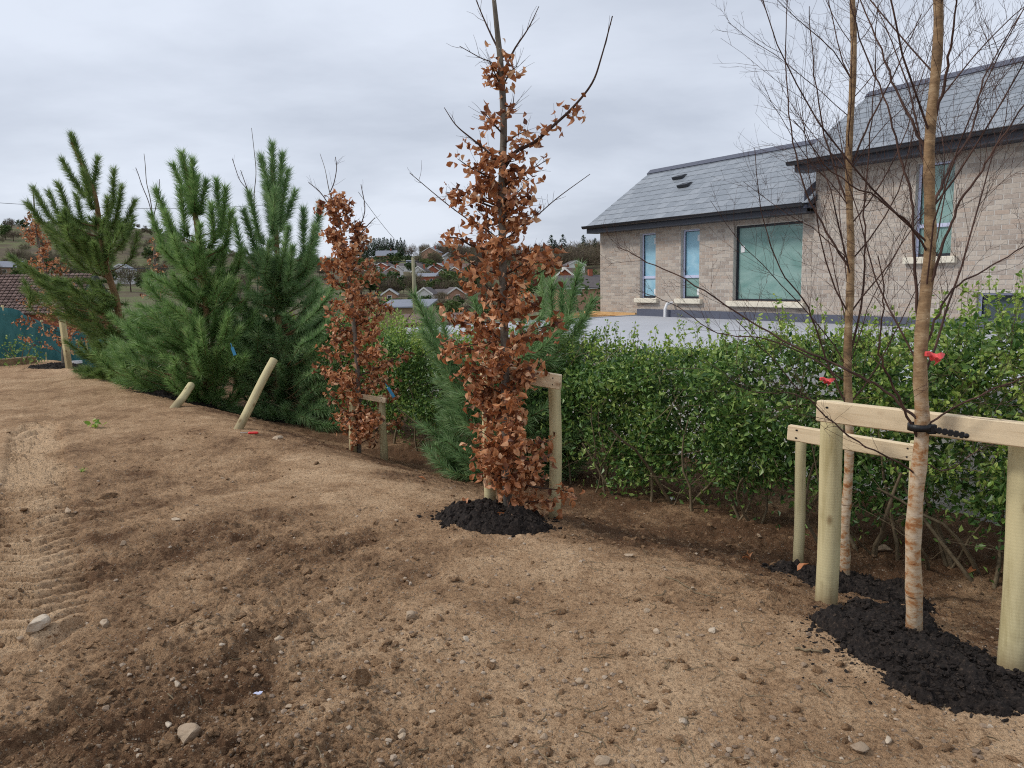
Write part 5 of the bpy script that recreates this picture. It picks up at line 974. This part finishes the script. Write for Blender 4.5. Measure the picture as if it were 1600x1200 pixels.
# ------------------------------------------------------------------ valley: houses
def far_house(label, px, py, Y, w, d, wh, rh, wm, rm, rz=0.0, eave=False, wins=((-.25, .35), (.25, .35), (0, .8)), group='houses on the far side of the valley', chim=True, base_band=None):
    p = at(px, py, Y); gzv = gz(p.x, p.y); zb = p.z; root = thing('valley_house', label, 'house', (p.x, p.y, zb), group, rz)
    q = MB(); abox(q, -w / 2, w / 2, 0, d, min(gzv - zb, 0) - 1.5, wh)
    if not eave: q.add([(-w / 2, 0, wh), (w / 2, 0, wh), (0, 0, wh + rh), (-w / 2, d, wh), (w / 2, d, wh), (0, d, wh + rh)], T=[(0, 1, 2), (4, 3, 5)])
    q.obj('wall', M[wm], root); q = MB(); t_ = .22; o_ = .45
    if not eave:
        sl = rh / (w / 2)
        for s in (-1, 1): q.add([(s * (w / 2 + o_), -o_, wh - o_ * sl), (0, -o_, wh + rh), (0, d + o_, wh + rh), (s * (w / 2 + o_), d + o_, wh - o_ * sl), (s * (w / 2 + o_), -o_, wh - o_ * sl + t_), (0, -o_, wh + rh + t_), (0, d + o_, wh + rh + t_), (s * (w / 2 + o_), d + o_, wh - o_ * sl + t_)], BOXQ)
        rf = q.obj('roof', M[rm], root); q = MB()
        for s in (-1, 1): q.add([(s * (w / 2 + o_), -o_ - .06, wh - o_ * sl - .15), (0, -o_ - .06, wh + rh - .15), (0, -o_ - .01, wh + rh - .15), (s * (w / 2 + o_), -o_ - .01, wh - o_ * sl - .15), (s * (w / 2 + o_), -o_ - .06, wh - o_ * sl + t_ + .12), (0, -o_ - .06, wh + rh + t_ + .12), (0, -o_ - .01, wh + rh + t_ + .12), (s * (w / 2 + o_), -o_ - .01, wh - o_ * sl + t_ + .12)], BOXQ)
        q.obj('bargeboard', M['far_white'], rf)
    else:
        q.add([(-w / 2 - o_, -o_, wh - .1), (w / 2 + o_, -o_, wh - .1), (w / 2 + o_, d / 2, wh + rh), (-w / 2 - o_, d / 2, wh + rh), (-w / 2 - o_, d + o_, wh - .1), (w / 2 + o_, d + o_, wh - .1)], [(0, 1, 2, 3), (3, 2, 5, 4), (0, 4, 5, 1)], [(0, 3, 4), (1, 5, 2)]); rf = q.obj('roof', M[rm], root); q = MB(); abox(q, -w / 2 - o_, w / 2 + o_, -o_ - .12, -o_ - .02, wh - .28, wh - .06); q.obj('gutter', M['far_white'], rf)
    if chim: q = MB(); abox(q, w * .18, w * .18 + .8, d * .45, d * .45 + .7, wh + rh * .4, wh + rh + 1.1); q.obj('chimney', M['far_brick'], rf)
    for fx, fz in wins:
        q = MB(); cx = fx * w; cz = fz * wh; ww = 1.3; hh_ = 1.25; abox(q, cx - ww / 2, cx + ww / 2, -.06, .02, cz - hh_ / 2, cz + hh_ / 2); wo_ = q.obj('window', M['far_white'], root); q = MB(); abox(q, cx - ww / 2 + .14, cx + ww / 2 - .14, -.085, -.065, cz - hh_ / 2 + .14, cz + hh_ / 2 - .14); q.obj('pane', M['far_glass'], wo_)
    if base_band: q = MB(); abox(q, -w / 2 - .03, w / 2 + .03, -.05, .0 - .005, -.5, 1.1); q.obj('base_band', M[base_band], root)
    return root
K = 330 / 1200
far_house('red brick gabled house with white lower band in the valley', 612, 451, 330, 7.0, 10, 4.0, 2.6, 'far_brick', 'far_roof', .05, wins=((-.22, .52), (.22, .55), (.02, 1.2)), base_band='far_white')
far_house('small brick garage beside the white banded valley house', 629.5, 451, 328, 3.2, 5, 2.3, 1.3, 'far_brick', 'far_roof', .05, wins=((0, .6),), chim=False, base_band='far_white')
far_house('wide red brick house with long roof behind the utility pole', 666, 452, 326, 8.2, 8, 5.6, 1.2, 'far_brick', 'far_roof_grey', -.15, True, wins=((-.42, .6), (-.1, .6), (.28, .66)), chim=False)
far_house('gabled house behind the wide red brick house', 690.5, 444, 345, 6.0, 10, 4.2, 2.2, 'far_brick_pale', 'far_roof', .1, wins=((0, .5),))
far_house('small red brick gabled house with white windows in the valley', 697, 453, 322, 5.2, 7, 2.6, 1.9, 'far_brick', 'far_roof', .0, wins=((-.3, .4), (.2, .4), (0, 1.05)))
far_house('white gabled house right of the small red brick one', 712, 449, 328, 3.6, 7, 2.6, 1.6, 'far_white', 'far_roof', .3, wins=((0, .5),), chim=False)
far_house('brick house whose gable rises behind the white banded house', 613, 437, 380, 7.5, 9, 4.0, 2.2, 'far_brick_pale', 'far_roof', .15, wins=((0, .9),))
far_house('white gabled house left of the upper brick house', 622, 436, 400, 6, 9, 4.5, 2.4, 'far_white', 'far_roof', .5, wins=((-.2, .6),))
far_house('pale gabled house directly behind the utility pole', 654, 438, 372, 6.5, 9, 4.2, 2.4, 'far_white', 'far_roof', -.2, wins=((.1, .6),))
far_house('small brick house upper right of the utility pole', 676, 432, 400, 6, 8, 3.4, 2.2, 'far_brick', 'far_roof', .25, wins=((0, .5),))
far_house('pale house with dark roof at the right of the valley group', 711, 433, 395, 6.5, 9, 3.0, 2.0, 'far_brick_pale', 'far_roof', -.3, wins=((0, .5),))
far_house('white bungalow left of the white banded house', 590, 438, 372, 8, 8, 2.6, 1.6, 'far_white', 'far_roof', 0, True, wins=((-.2, .5), (.2, .5)))
far_house('little gabled house with a big white window in the valley', 586, 451, 330, 3.8, 8, 2.6, 1.5, 'far_brick_pale', 'far_roof', 0, wins=((0, .55),), chim=False)
far_house('long dark roofed house at the left of the valley group', 570, 450, 336, 9, 7, 2.6, 2.0, 'far_brick_pale', 'far_roof_brown', 0, True, wins=((.2, .5),))
far_house('pale bungalow gable left of the utility pole, lower row', 609, 470, 225, 4.2, 9, 1.9, 1.4, 'far_brick_pale', 'far_roof_grey', .1, wins=((0, .5),), chim=False)
far_house('white trimmed bungalow gable right of the utility pole', 663, 470, 225, 4.6, 9, 2.0, 1.7, 'far_white', 'far_roof', -.1, wins=((-.1, .5),), chim=False)
far_house('dark roofed bungalow gable below the small red house', 713, 469, 228, 5.0, 10, 2.0, 1.6, 'far_brick_pale', 'far_roof', .25, wins=((.1, .5),), chim=False)
far_house('grey bungalow with dark roof, second from the right in lower row', 697, 469, 236, 5, 8, 1.9, 1.5, 'far_brick_pale', 'far_roof', .2, True, wins=((0, .5),), chim=False)
far_house('large grey roofed house with white chimneys below the conifers', 604, 410, 500, 13, 9, 4.5, 3.2, 'far_brick_pale', 'far_roof_grey', .1, True, wins=((-.3, .5), (.2, .5)))
far_house('grey house high on the slope below bare trees', 672, 404, 530, 12, 9, 4.2, 3.4, 'far_brick_pale', 'far_roof_grey', -.2, False, wins=((0, .5),))
far_house('slate roofed house high on the slope right of centre', 705, 410, 520, 10, 9, 4, 3, 'far_white', 'far_roof_grey', .3, False, wins=((0, .5),))
far_house('white villa on the left hillside, left of its long neighbour', 198, 411, 440, 12, 9, 4.6, 2.4, 'far_white', 'far_roof_grey', .2, False, wins=((-.25, .5), (.2, .5)))
far_house('long white house with dark roof on the left hillside', 236, 409, 445, 18, 9, 3.0, 2.6, 'far_white', 'far_roof', -.1, True, wins=((-.3, .5), (0, .5), (.3, .5)))
far_house('pale gabled house below the white villa on the left', 188, 434, 260, 6.5, 8, 2.6, 1.8, 'far_white', 'far_roof_grey', .2, False, wins=((0, .5),), chim=False)
far_house('grey house at the far left edge above the brown tiled roof', 8, 431, 240, 8, 8, 2.8, 1.8, 'far_brick_pale', 'far_roof_grey', .3, True, wins=((0, .5),), chim=False)
far_house('brown roofed house left of the brick house corner', 918, 462, 150, 9, 8, 1.6, 2.4, 'far_brick_pale', 'far_roof', .25, True, wins=((-.2, .5),))
far_house('brick house with brown roof glimpsed right of the beech', 884, 456, 175, 6, 8, 2.8, 2.4, 'far_brick', 'far_roof_brown', -.4, False, wins=((-.2, .5), (.2, .5)))
far_house('small pale house among trees right of the tall beech', 900, 424, 330, 8, 8, 2.6, 1.8, 'far_white', 'far_roof', .2, False, wins=((0, .5),), chim=False)

rh_ = random.Random(5)
for k, (px, py, Y, wm) in enumerate([(582, 428, 430, 'far_white'), (596, 424, 445, 'far_brick'), (634, 426, 440, 'far_white'), (645, 421, 470, 'far_brick_pale'), (666, 424, 450, 'far_white'), (684, 428, 425, 'far_brick'), (700, 425, 440, 'far_white'), (722, 428, 430, 'far_brick_pale'), (733, 440, 370, 'far_brick'), (726, 452, 325, 'far_white'), (560, 436, 390, 'far_brick_pale'), (738, 425, 445, 'far_white')]):
    far_house('%s house in the upper rows of the valley, %s' % ({'far_white': 'white', 'far_brick': 'red brick', 'far_brick_pale': 'pale brick'}[wm], ['far left', 'behind the white banded house', 'just left of the utility pole', 'high behind the utility pole', 'high right of the utility pole', 'above the gabled brick houses', 'above the small red house', 'near the beech leaves', 'close to the beech leaves', 'low by the beech leaves', 'beside the slender beech', 'half behind the beech leaves', 'low left of the utility pole', 'low beside the beech'][k]), px, py, Y, rh_.uniform(6, 8.5), 8, rh_.uniform(2.8, 4.2), rh_.uniform(1.8, 2.6), wm, rh_.choice(['far_roof', 'far_roof_brown', 'far_roof_grey']), rh_.uniform(-.5, .5), rh_.random() < .35, wins=((-.22, .5), (.22, .5)), chim=rh_.random() < .5)
# dark roofed sheds between hedge and valley
def shed(label, px, py, Y, w, d, wh, rh, rz, wm, rm):
    p = at(px, py, Y); root = thing('shed', label, 'shed', (p.x, p.y, p.z), None, rz); q = MB(); abox(q, -w / 2, w / 2, 0, d, min(0, gz(p.x, p.y) - p.z) - .6, wh); q.obj('wall', M[wm], root); q = MB()
    q.add([(-w / 2 - .2, -.2, wh), (w / 2 + .2, -.2, wh), (w / 2 + .2, d + .2, wh + rh), (-w / 2 - .2, d + .2, wh + rh), (-w / 2 - .2, -.2, wh + .12), (w / 2 + .2, -.2, wh + .12), (w / 2 + .2, d + .2, wh + rh + .12), (-w / 2 - .2, d + .2, wh + rh + .12)], BOXQ); q.obj('roof', M[rm], root)
shed('long dark shed with grey sloping roof beyond the hedge', 632, 494, 70, 4.2, 4, .75, .55, -.1, 'old_timber', 'far_roof_grey'); shed('low brown roofed outbuilding just beyond the hedge', 688, 516, 46, 4.6, 6, .35, .3, .1, 'far_brick_pale', 'far_roof_brown')
# brown tiled roof at the left edge
p = at(20, 492, 52); tr = thing('tiled_house', 'house with a brown tiled roof at the far left edge', 'house', (p.x, p.y, p.z), rz=.12); q = MB(); abox(q, -7, 3.6, .5, 7.5, -4, .1); q.obj('wall', M['far_brick'], tr)
q = MB(); q.add([(-7.4, 0, 0), (4.0, 0, 0), (4.0, 4, 2.75), (-7.4, 4, 2.75), (-7.4, 8, 0), (4.0, 8, 0)], [(0, 1, 2, 3), (3, 2, 5, 4), (0, 4, 5, 1)], [(0, 3, 4), (1, 5, 2)]); rf = q.obj('roof', M['interior'], tr); q = MB(); Ls = math.hypot(4, 2.75); ey, ez = 4 / Ls, 2.75 / Ls
for r0 in range(14):
    for c0 in range(36):
        x0 = -7.3 + c0 * .31; d0 = r0 * .345; pts = []
        for (xx, dd, lf) in ((x0, d0, .09), (x0 + .26, d0, .09), (x0 + .26, d0 + .33, .02), (x0, d0 + .33, .02)): pts.append((xx, ey * dd - ez * lf, ez * dd + ey * lf))
        mid = [(x0 + .13, ey * d0 - ez * .15, ez * d0 + ey * .15), (x0 + .13, ey * (d0 + .33) - ez * .08, ez * (d0 + .33) + ey * .08)]; low_ = [(x0, ey * d0 - ez * .02, ez * d0 + ey * .02), (x0 + .26, ey * d0 - ez * .02, ez * d0 + ey * .02)]
        q.add(pts + mid + low_, [(0, 4, 5, 3), (4, 1, 2, 5)], [(6, 4, 0), (6, 7, 4), (7, 1, 4)])
tag(q.obj('tiles', M['brown_tile'], rf), kind='stuff')

# utility pole and wires
p = at(648, 474, 60); pole = thing('utility_pole', 'wooden utility pole standing beyond the hedge before the valley houses', 'pole', (p.x, p.y, gz(p.x, p.y))); ztop = at(648, 402, 60).z - pole.location.z
q = MB(); tube(q, [(0, 0, -.3), (0, 0, ztop * .5), (0, 0, ztop)], [.17, .15, .13], 12, cap=True); q.obj('shaft', M['pole_wood'], pole, True); q = MB(); tube(q, [(-.1, 0, ztop - .05), (-.35, 0, ztop + .25), (-.25, 0, ztop + .5)], .03, 6, cap=True); q.obj('bracket', M['wire'], pole, True); q = MB(); tube(q, [(0, 0, ztop), (0, 0, ztop + .18)], [.05, .03], 8, cap=True); q.obj('insulator', M['far_white'], pole, True)
def wire(label, a, Ya, b_, Yb, sag, r):
    A_ = np.array(at(*a, Ya)); B_ = np.array(at(*b_, Yb)); S = np.array([A_ + (B_ - A_) * f - np.array([0, 0, sag * 4 * f * (1 - f)]) for f in np.linspace(0, 1, 24)]); q = MB(); tube(q, S - A_, r, 5); o = q.obj('overhead_wire', M['wire'], None, True); o.location = A_; tag(o, label, 'wire', 'overhead wires across the valley')
wire('overhead wire running left from the utility pole', (646, 408), 60, (-400, 398), 75, .9, .03); wire('overhead wire running right from the utility pole', (650, 408), 60, (1000, 450), 45, .6, .03); wire('higher overhead wire crossing the sky at left', (-300, 288), 50, (420, 320), 70, .8, .016); wire('service wire rising right from the pole toward the beech', (648, 404), 60, (560, 300), 40, .3, .012)

# ------------------------------------------------------------------ valley: trees
def far_conifer_mesh(seed):
    r2 = np.random.default_rng(seed); q = MB(); n = 420; h = r2.uniform(.06, 1, n); R = .24 * (1 - h) ** .8 + .012; a = r2.uniform(0, 6.28, n); rad = R * r2.uniform(.5, 1.1, n); c = np.stack([rad * np.cos(a), rad * np.sin(a), h], -1); s = .055 * (1.1 - .6 * h); o_ = np.stack([np.cos(a), np.sin(a), -.55 * np.ones(n)], -1); sd = np.stack([-np.sin(a), np.cos(a), np.zeros(n)], -1)
    V = np.stack([c - o_ * s[:, None], c + sd * s[:, None] * .55 + o_ * s[:, None] * .5, c - sd * s[:, None] * .55 + o_ * s[:, None] * .5], 1).reshape(-1, 3); q.add(V, T=np.arange(n * 3).reshape(-1, 3)); me = q.mesh('crown'); me.materials.append(M['far_conifer']); return me
def far_round_mesh(seed, mat, n=520, s=.06, bare=False):
    r2 = np.random.default_rng(seed); q = MB(); cs = nrm(r2.normal(size=(7, 3))) * r2.uniform(.15, .3, 7)[:, None]; k = r2.integers(0, 7, n); p = cs[k] * np.array([1, 1, .9]) + nrm(r2.normal(size=(n, 3))) * (r2.uniform(.2, 1, n) ** .4 * .22)[:, None]; p[:, 2] += .58
    if bare:
        d = nrm(p - np.array([0, 0, .2]) + r2.normal(size=(n, 3)) * .25); w = nrm(np.cross(d, r2.normal(size=(n, 3)))) * .0075; l = r2.uniform(.06, .16, n)[:, None]; V = np.stack([p - d * l - w, p - d * l + w, p + d * l * .6], 1)
    else:
        d = nrm(r2.normal(size=(n, 3))); w = nrm(np.cross(d, r2.normal(size=(n, 3)))); V = np.stack([p - d * s - w * s * .6, p - d * s * .2 + w * s * .8, p + d * s], 1)
    q.add(V.reshape(-1, 3), T=np.arange(n * 3).reshape(-1, 3))
    me = q.mesh('crown'); me.materials.append(M[mat]); return me
CON = [far_conifer_mesh(s) for s in range(4)]; BARE = [far_round_mesh(20 + s, 'far_bare', 620, .05, True) for s in range(4)]; GRN = [far_round_mesh(40 + s, 'far_green') for s in range(4)]
q = MB(); tube(q, [(0, 0, -.08), (0, 0, .3), (0, 0, .62)], [.022, .016, .006], 6)
for a in range(5): tube(q, [(0, 0, .25 + a * .05), (.1 * math.cos(a * 2.5), .1 * math.sin(a * 2.5), .42 + a * .05), (.2 * math.cos(a * 2.5), .2 * math.sin(a * 2.5), .62 + a * .05)], [.010, .006, .003], 4)
TRK = q.mesh('trunk', True); TRK.materials.append(M['twig'])
def far_tree(kind, px, Y, h, label, cat, group, wid=1.0, zoff=0.0):
    p = at(px, 430, Y); z = gz(p.x, p.y) + zoff; me = random.choice({'c': CON, 'b': BARE, 'g': GRN}[kind]); root = thing({'c': 'conifer_tree', 'b': 'bare_tree', 'g': 'evergreen_tree'}[kind], label, cat, (p.x, p.y, z), group, random.uniform(0, 6))
    for nm, mm in (('crown', me), ('trunk', TRK)): o = link(nm, mm, root); o.scale = (h * wid, h * wid, h)
for k in range(26): far_tree('c', 556 + k * 3.1 + random.uniform(-2, 2), random.uniform(575, 640), random.uniform(11.5, 15.5) * (0.8 if k < 3 else 1), 'dark conifer in the wood on the skyline, right of the slender beech', 'tree', 'conifers of the skyline wood', 1.15)
for k in range(46): far_tree('b', random.uniform(628, 790), random.uniform(430, 640), random.uniform(8, 13), 'bare brownish tree on the slope above the valley houses', 'tree', 'bare trees above the valley houses', 1.1)
for k in range(42): far_tree('g', random.uniform(545, 760), random.choice([250, 258, 265, 300, 350, 362, 420, 455, 480, 510]) + random.uniform(-4, 4), random.uniform(4, 8.5), 'green tree or bush among the valley houses', 'tree', 'green trees among the valley houses', 1.3)
for k in range(60): far_tree('b', random.uniform(545, 770), random.choice([245, 262, 285, 345, 360, 410, 470]), random.uniform(4.5, 8), 'bare garden tree among the valley houses', 'tree', 'bare garden trees among the valley houses', 1.2)
for px, h, wh_ in [(862, 19, 'leftmost of five'), (868, 16, 'second of five from the left'), (880, 19, 'middle one of five'), (912, 18, 'second of five from the house'), (930, 16, 'nearest the house corner')]: far_tree('c', px, 470, h, 'dark pine standing above the brown wood, ' + wh_, 'tree', 'dark pines above the brown wood', 1.5)
for k in range(24): far_tree('g', random.uniform(-60, 330), random.choice([200, 240, 300, 380, 470, 560]) + random.uniform(-20, 20), random.uniform(5, 10), 'green tree on the left hillside', 'tree', 'green trees on the left hillside', 1.3)
for k in range(85): far_tree('b', random.uniform(-60, 540), random.uniform(200, 560), random.uniform(5, 9), 'bare tree on the left hillside', 'tree', 'bare trees on the left hillside', 1.2)
for k in range(16): far_tree('g', random.uniform(770, 936), random.uniform(175, 330), random.uniform(3, 6), 'green bush on the slope right of the tall beech', 'tree', 'green bushes on the slope right of the tall beech', 1.4)
for k in range(26): far_tree('b', random.uniform(760, 936), random.uniform(160, 380), random.uniform(4, 8), 'bare tree on the slope right of the tall beech', 'tree', 'bare trees on the slope right of the tall beech', 1.2)
for k in range(26): far_tree('g', random.uniform(556, 770), random.uniform(85, 215), random.uniform(1.4, 2.8), 'low green garden bush between the hedge and the valley houses', 'shrub', 'low garden bushes before the valley houses', 1.9)
for k in range(30): far_tree('b', random.uniform(556, 770), random.uniform(90, 222), random.uniform(2.0, 3.6), 'low bare garden shrub between the hedge and the valley houses', 'shrub', 'bare garden shrubs before the valley houses', 1.6)
far_tree('g', 612, 486, 9.5, 'large rounded evergreen tree before the white chimneyed house', 'tree', None, 2.2)
far_tree('g', 932, 300, 6.5, 'dark columnar evergreen close to the brick house corner', 'tree', None, .8)
m = MB(); r2 = np.random.default_rng(9)                  # the brown wood that reads as one mass
def mass(m, n, px0, px1, y0, y1, h0, h1, seed, meshes):
    r2 = np.random.default_rng(seed); arr = []
    for me in meshes:
        v = np.empty(len(me.vertices) * 3); me.vertices.foreach_get('co', v); arr.append(v.reshape(-1, 3))
    for k in range(n):
        Yt = r2.uniform(y0, y1); p = at(r2.uniform(px0, px1), 430, Yt); h = r2.uniform(h0, h1); v = arr[k % len(arr)] * np.array([h * 1.15, h * 1.15, h]); m.add(v + np.array([p.x, p.y, gz(p.x, p.y)]), T=np.arange(len(v)).reshape(-1, 3))
mass(m, 120, 790, 1120, 400, 520, 11, 16, 15, BARE); mass(m, 40, 640, 800, 620, 720, 8, 11, 16, BARE); tag(m.obj('bare_woodland', M['far_bare']), 'brown leafless woodland covering the far slope', 'woodland', kind='stuff')
m = MB(); mass(m, 150, -120, 420, 600, 830, 3, 6, 17, GRN + BARE); mass(m, 170, -120, 560, 300, 560, 3, 6.5, 18, BARE); tag(m.obj('hill_scrub', M['far_bare']), 'scrub and hedges along the top of the left hill', 'scrub', kind='stuff')
